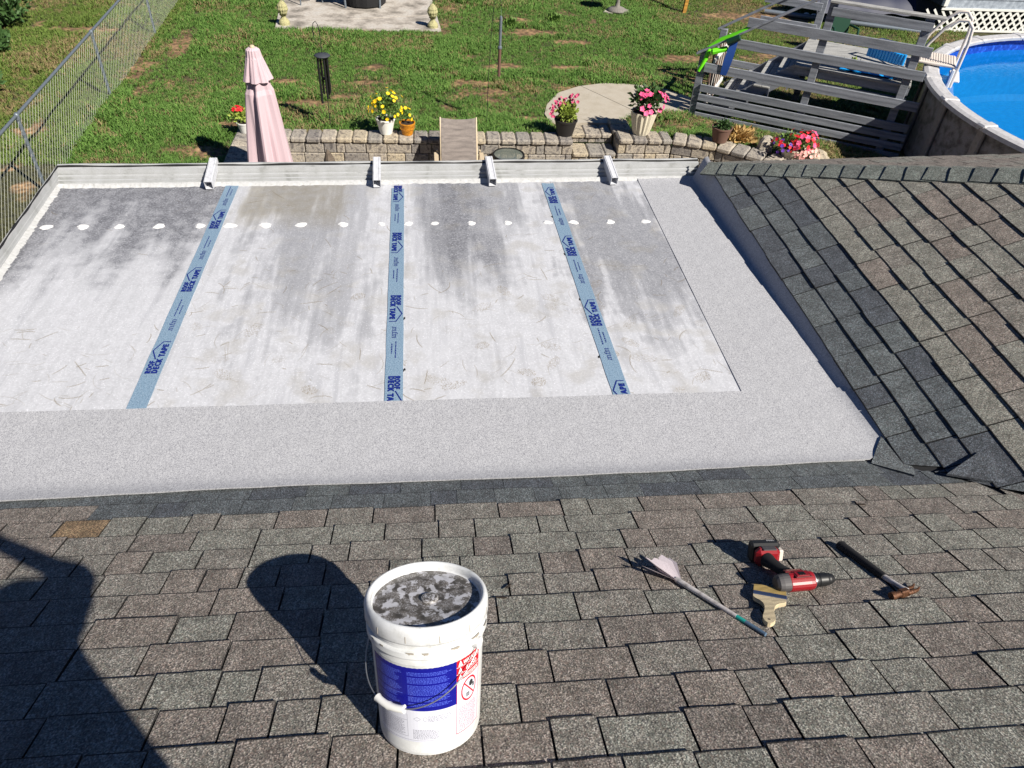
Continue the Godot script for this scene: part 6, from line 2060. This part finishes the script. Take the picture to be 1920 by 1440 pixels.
	var mf := func(u: float, v: float) -> Vector3: return dk(lerpf(2.25, 3.1, u), 1.175 + 0.02 * sin(u * 21.0) * sin(v * 9.0) + 0.012, lerpf(0.2, 0.62, v))
	b.sheet(mf, 24, 8, Vector3.UP)
	var mf2 := func(u: float, v: float) -> Vector3: return mf.call(u, v) - Vector3(0, 0.015, 0)
	b.sheet(mf2, 24, 8, Vector3.DOWN)
	tag(obj("pool_mat", b, M.blue_float), "flat blue pool mat lying at the front of the deck platform", "pool mat")
	b = MB.new(); leaf_cloud(b, 90, dk(2.42, 1.22, 0.42), Vector3(0.22, 0.05, 0.14), 0.1, 71)
	tag(obj("green_lei", b, M.leaf_lime), "crumpled green and white pool toy on the deck platform", "toy")
	b = MB.new()
	var gf := func(u: float, v: float) -> Vector3:
		var a := u * TAU
		var rr := 0.13 * sin(PI * v) * (1.0 + 0.18 * sin(a * 3.0 + v * 7.0) + 0.1 * sin(a * 7.0))
		return dk(3.28, 1.19 + 0.16 * (1.0 - v) * 0.9, 0.28) + D1 * (cos(a) * rr * 1.7) + D2 * (sin(a) * rr)
	b.sheet(gf, 22, 9, Vector3.UP)
	tag(obj("grey_bag", b, M.granite), "crumpled silvery grey bag on the deck corner by the pool", "bag")

func build_pool() -> void:
	var po := thing("above_ground_pool", "round above-ground pool with white rim, grey wall and bright blue water", "pool", Vector3(11.9, 0, -10.3))
	var b: MB
	var N := 24
	var R := 3.9; var H := 1.25
	for k in N:
		var a0 := TAU * k / N + 0.13; var a1 := TAU * (k + 1) / N + 0.13
		b = MB.new()
		for j in 6:
			var x0 := lerpf(a0, a1, j / 6.0); var x1 := lerpf(a0, a1, (j + 1) / 6.0)
			var c0 := Vector3(cos(x0), 0, sin(x0)); var c1 := Vector3(cos(x1), 0, sin(x1))
			b.tri(c0 * R, c0 * R + Vector3(0, H - 0.04, 0), c1 * R + Vector3(0, H - 0.04, 0), c0, c0, c1)
			b.tri(c0 * R, c1 * R + Vector3(0, H - 0.04, 0), c1 * R, c0, c1, c1)
		obj("wall_panel", b, M.pool_wall, po)
		b = MB.new()
		var c := Vector3(cos(a0), 0, sin(a0))
		b.box(Transform3D(Basis(Vector3(-sin(a0), 0, cos(a0)), Vector3.UP, -c), c * (R + 0.035) + Vector3(0, H * 0.5 - 0.03, 0)), Vector3(0.15, H - 0.06, 0.06), 0.02)
		obj("upright", b, M.upright, po)
		# rim segment: slightly arched top with a rolled edge
		b = MB.new()
		var g := 0.012
		for j in 6:
			var x0 := lerpf(a0 + g / R, a1 - g / R, j / 6.0); var x1 := lerpf(a0 + g / R, a1 - g / R, (j + 1) / 6.0)
			var pr := [Vector2(R - 0.12, H - 0.06), Vector2(R - 0.13, H - 0.015), Vector2(R - 0.1, H), Vector2(R + 0.05, H + 0.008), Vector2(R + 0.11, H - 0.012), Vector2(R + 0.115, H - 0.07)]
			for i in pr.size() - 1:
				var q := []
				for e in [[x0, i], [x1, i], [x1, i + 1], [x0, i + 1]]: q.append(Vector3(cos(e[0]) * pr[e[1]].x, pr[e[1]].y, sin(e[0]) * pr[e[1]].x))
				var d: Vector2 = pr[i + 1] - pr[i]
				b.face(q, Vector3(cos(x0) * -d.y, d.x, sin(x0) * -d.y))
		obj("rim", b, M.rim, po)
		b = MB.new()
		b.box(Transform3D(Basis(Vector3(-sin(a0), 0, cos(a0)), Vector3.UP, -c), c * (R - 0.005) + Vector3(0, H - 0.018, 0)), Vector3(0.17, 0.066, 0.26), 0.022)
		obj("rim_joint", b, M.rim, po)
	b = MB.new()
	b.lathe(X(V3), [Vector2(R - 0.02, 0.72), Vector2(R - 0.02, H - 0.05)].map(func(q): return q), 96)
	var lb := obj("liner_border", b, M.liner_band, po)
	b = MB.new()
	b.lathe(X(V3), [Vector2(0.0, 0.02), Vector2(R - 0.15, 0.03), Vector2(R - 0.03, 0.12), Vector2(R - 0.02, 0.72)], 96)
	obj("liner", b, M.liner, po)
	b = MB.new()
	b.lathe(X(V3), [Vector2(R - 0.021, 0.98), Vector2(0.001, 0.98)], 96)
	obj("water", b, M.water, po)
	# entry step and hand rails
	var la := thing("pool_ladder", "white pool step with arched hand rails at the deck edge of the pool", "pool ladder")
	var c := dk(3.72, 1.3, 1.28)
	b = MB.new(); b.box(Transform3D(Basis(D1, Vector3.UP, -D2), c), Vector3(0.6, 0.05, 0.62), 0.018)
	var pf := obj("platform", b, M.cream, la)
	for k in 14:
		b = MB.new(); b.box(Transform3D(Basis(D1, Vector3.UP, -D2), c + D1 * (-0.26 + k * 0.04) + Vector3(0, 0.028, 0)), Vector3(0.022, 0.008, 0.56), 0.003)
		obj("tread_rib", b, M.cream, pf)
	for w in [-0.3, 0.3]:
		b = MB.new()
		var pts := []; var rr := []
		for e in [[-0.34, 0.0], [-0.24, 0.3], [-0.1, 0.55], [0.06, 0.7], [0.2, 0.72], [0.3, 0.62], [0.33, 0.4], [0.33, 0.0], [0.33, -0.9]]:
			pts.append(c + D1 * e[0] + D2 * w + Vector3(0, e[1], 0)); rr.append(0.026)
		b.tube(pts, rr, 10)
		obj("hand_rail", b, M.cream, la)
	for k in 3:
		b = MB.new(); b.box(Transform3D(Basis(D1, Vector3.UP, -D2), c + D1 * (0.36) + Vector3(0, -0.22 - 0.24 * k, 0)), Vector3(0.16, 0.04, 0.56), 0.012)
		obj("step", b, M.white_plastic, la)
	b = MB.new(); b.box(Transform3D(Basis(D1, Vector3.UP, -D2), c + D1 * 0.28 + D2 * -0.3 + Vector3(0, -0.5, 0)), Vector3(0.05, 0.95, 0.12), 0.01)
	obj("side_panel", b, M.white_plastic, la)

func build_neighbour() -> void:
	var nh := thing("neighbour_house", "pale sided house with white lattice skirt beyond the pool", "house", Vector3(12.72, 0, -18.75))
	var b: MB
	for k in 11:
		b = MB.new()
		b.box(Transform3D(Basis(Vector3.RIGHT, -0.07), Vector3(4.0, 0.66 + k * 0.2, 0.0)), Vector3(7.9, 0.205, 0.02))
		obj("siding_board", b, M.siding, nh)
	b = MB.new(); b.box(X(Vector3(0.0, 1.75, 0.02)), Vector3(0.11, 2.3, 0.1), 0.005)
	obj("corner_trim", b, M.white_plastic, nh)
	b = MB.new(); b.box(X(Vector3(4.0, 1.7, -4.05)), Vector3(7.9, 2.3, 7.9))
	obj("wall", b, M.charcoal, nh)  # charcoal puts the shade of the left side into its colour
	b = MB.new(); b.box(X(Vector3(4.0, 0.27, -4.2)), Vector3(7.6, 0.55, 7.7))
	obj("footing", b, M.charcoal, nh)
	for y in [0.05, 0.54]:
		b = MB.new(); b.bar(Vector3(-0.05, y, 0.03), Vector3(7.9, y, 0.03), 0.025, 0.05)
		obj("lattice_frame", b, M.white_plastic, nh)
	for k in 30:
		for sg in [-1.0, 1.0]:
			b = MB.new()
			var x := k * 0.2
			var y0 := 0.07; var y1 := 0.52
			b.bar(Vector3(x, y0, 0.02 + 0.008 * sg), Vector3(x + sg * 0.42, y1, 0.02 + 0.008 * sg), 0.008, 0.05, Vector3(0, 0, 1).cross(Vector3(sg * 0.42, 0.45, 0).normalized()))
			obj("lattice_strip", b, M.white_plastic, nh)
	# edging log and tarp beside it
	b = MB.new(); b.tube([Vector3(8.7, 0.06, -19.95), Vector3(10.4, 0.07, -19.2), Vector3(12.3, 0.06, -18.45)], [0.06, 0.065, 0.06], 8)
	tag(obj("edging_timber", b, M.galv), "grey timber edging along the grass behind the deck", "edging")
	for e in [[9.75, -19.6, "leftmost"], [9.93, -19.52, "middle"], [10.25, -19.38, "rightmost"]]:
		b = MB.new(); b.lathe(X(Vector3(e[0], 0.0, e[1] - 0.14)), [Vector2(0.09, 0.0), Vector2(0.1, 0.05), Vector2(0.05, 0.1), Vector2(0.001, 0.11)], 9, true, func(a, _y): return 1.0 + 0.2 * sin(a * 3.0 + e[0] * 9.0))
		tag(obj("white_stone", b, M.white_plastic), e[2] + " of three small white stones beside the timber edging behind the deck", "stone", "white stones by the edging")
	var tp := thing("tarp_cover", "dark navy tarp draped over a low stack beside the neighbour house", "tarp", Vector3(10.9, 0, -19.9))
	b = MB.new()
	var tf := func(u: float, v: float) -> Vector3: return Vector3(lerpf(-1.3, 1.4, u), 0.75 * pow(sin(PI * clampf(v, 0.02, 0.98)), 0.35) + 0.03 * sin(u * 19.0 + v * 5.0), lerpf(0.6, -0.9, v) - u * 0.2 + 0.4)
	b.sheet(tf, 24, 12, Vector3.UP)
	obj("sheet", b, M.tarp, tp)
	# green garden chair behind the platform
	var gc := thing("garden_chair", "dark green plastic garden chair on the grass behind the deck", "chair", Vector3(9.15, 0, -16.6))
	b = MB.new(); b.box(X(Vector3(0, 0.42, 0)), Vector3(0.5, 0.04, 0.48), 0.015)
	obj("seat", b, M.green_plastic, gc)
	b = MB.new(); b.box(Transform3D(Basis(Vector3.RIGHT, -0.2), Vector3(0, 0.68, -0.26)), Vector3(0.48, 0.5, 0.035), 0.015)
	obj("backrest", b, M.green_plastic, gc)
	for e in [[-0.22, 0.22], [0.22, 0.22], [-0.22, -0.24], [0.22, -0.24]]:
		b = MB.new(); b.tube([Vector3(e[0], 0.42, e[1]), Vector3(e[0] * 1.1, 0, e[1] * 1.1)], [0.028, 0.022], 8)
		obj("leg", b, M.green_plastic, gc)
	for sx in [-1.0, 1.0]:
		b = MB.new(); b.tube([Vector3(sx * 0.26, 0.62, -0.26), Vector3(sx * 0.28, 0.64, 0.1), Vector3(sx * 0.25, 0.42, 0.24)], [0.024, 0.026, 0.02], 8)
		obj("arm", b, M.green_plastic, gc)

func build_shrubs() -> void:
	for e in [[-8.9, -17.6, 0.75, 0.85, "dark green shrub at the top left beyond the fence", 81], [-7.85, -13.9, 0.5, 0.55, "low dark shrub at the left edge beyond the fence", 82], [-8.5, -16.0, 0.5, 0.4, "sprawling weed clump at the far left beyond the fence", 83]]:
		var t := thing("shrub", e[4], "shrub", Vector3(e[0], 0, e[1]))
		var b := MB.new()
		for k in 7: b.tube([V3, Vector3(rng.randf_range(-0.3, 0.3), e[3] * 0.5, rng.randf_range(-0.3, 0.3)), Vector3(rng.randf_range(-0.5, 0.5), e[3] * 0.95, rng.randf_range(-0.5, 0.5)) * Vector3(e[2] * 1.4, 1, e[2] * 1.4)], [0.014, 0.009, 0.004], 5, false)
		obj("stems", b, M.old_wood, t)
		b = MB.new()
		leaf_cloud(b, 900, Vector3(0, e[3] * 0.5, 0), Vector3(e[2], e[3] * 0.5, e[2]), 0.16, e[5])
		leaf_cloud(b, 260, Vector3(e[2] * 0.5, e[3] * 0.45, 0.2), Vector3(e[2] * 0.6, e[3] * 0.4, e[2] * 0.6), 0.14, e[5] + 10)
		obj("foliage", b, M.leaf_dark, t)
	# weeds in the lawn near the bird bath
	for e in [[3.05, -18.75, "leafy weed clump in the lawn left of the bird bath"], [1.95, -18.35, "small weed clump in the lawn further left of the bird bath"]]:
		var b := MB.new()
		leaf_cloud(b, 160, Vector3(0, 0.07, 0), Vector3(0.22, 0.08, 0.2), 0.1, 91)
		var o := obj("weed", b, M.leaf)
		o.position = Vector3(e[0], 0, e[1])
		tag(o, e[2], "weed")

func _ready() -> void:
	# camera
	var cam := Camera3D.new()
	cam.name = "camera"
	cam.fov = 54.645
	cam.near = 0.05; cam.far = 400.0
	cam.transform = Transform3D(Basis(Vector3(0.9942410, 0.0490319, 0.0952926), Vector3(0.0265458, 0.7488054, -0.6622581), Vector3(-0.1038274, 0.6609738, 0.7431914)).orthonormalized(), Vector3(0, 5.2, 0))
	add_child(cam)
	cam.current = true
	# sky and sun
	var env := Environment.new()
	env.background_mode = Environment.BG_SKY
	var sky := Sky.new()
	var sm := ProceduralSkyMaterial.new()
	sm.sky_top_color = srgb(70, 116, 186); sm.sky_horizon_color = srgb(176, 198, 222); sm.sky_curve = 0.12
	sm.ground_bottom_color = srgb(70, 84, 48); sm.ground_horizon_color = srgb(120, 130, 120)
	sm.sun_angle_max = 1.0
	sm.energy_multiplier = 0.24
	sky.sky_material = sm
	env.sky = sky
	env.ambient_light_source = Environment.AMBIENT_SOURCE_SKY
	env.tonemap_mode = Environment.TONE_MAPPER_LINEAR
	env.tonemap_exposure = 1.5
	env.sdfgi_enabled = true; env.ssao_enabled = true; env.ssil_enabled = true
	var we := WorldEnvironment.new()
	we.name = "environment"; we.environment = env
	add_child(we)
	var sun := DirectionalLight3D.new()
	sun.name = "sun"
	sun.light_energy = 1.6; sun.light_color = Color(1.0, 0.972, 0.925)
	sun.light_angular_distance = 0.53; sun.shadow_enabled = true
	add_child(sun)
	sun.look_at_from_position(Vector3(0.5, 0.675, 0.542) * 50.0, Vector3.ZERO, Vector3.UP)
	rng.seed = 20240
	make_materials()
	build_ground()
	build_house()
	build_patio_roof()
	build_walls()
	build_fence()
	build_deck()
	build_pool()
	build_neighbour()
	build_grass()
	build_shrubs()
	build_furniture()
	build_pots()
	build_bucket()
	build_tools()
	build_person()
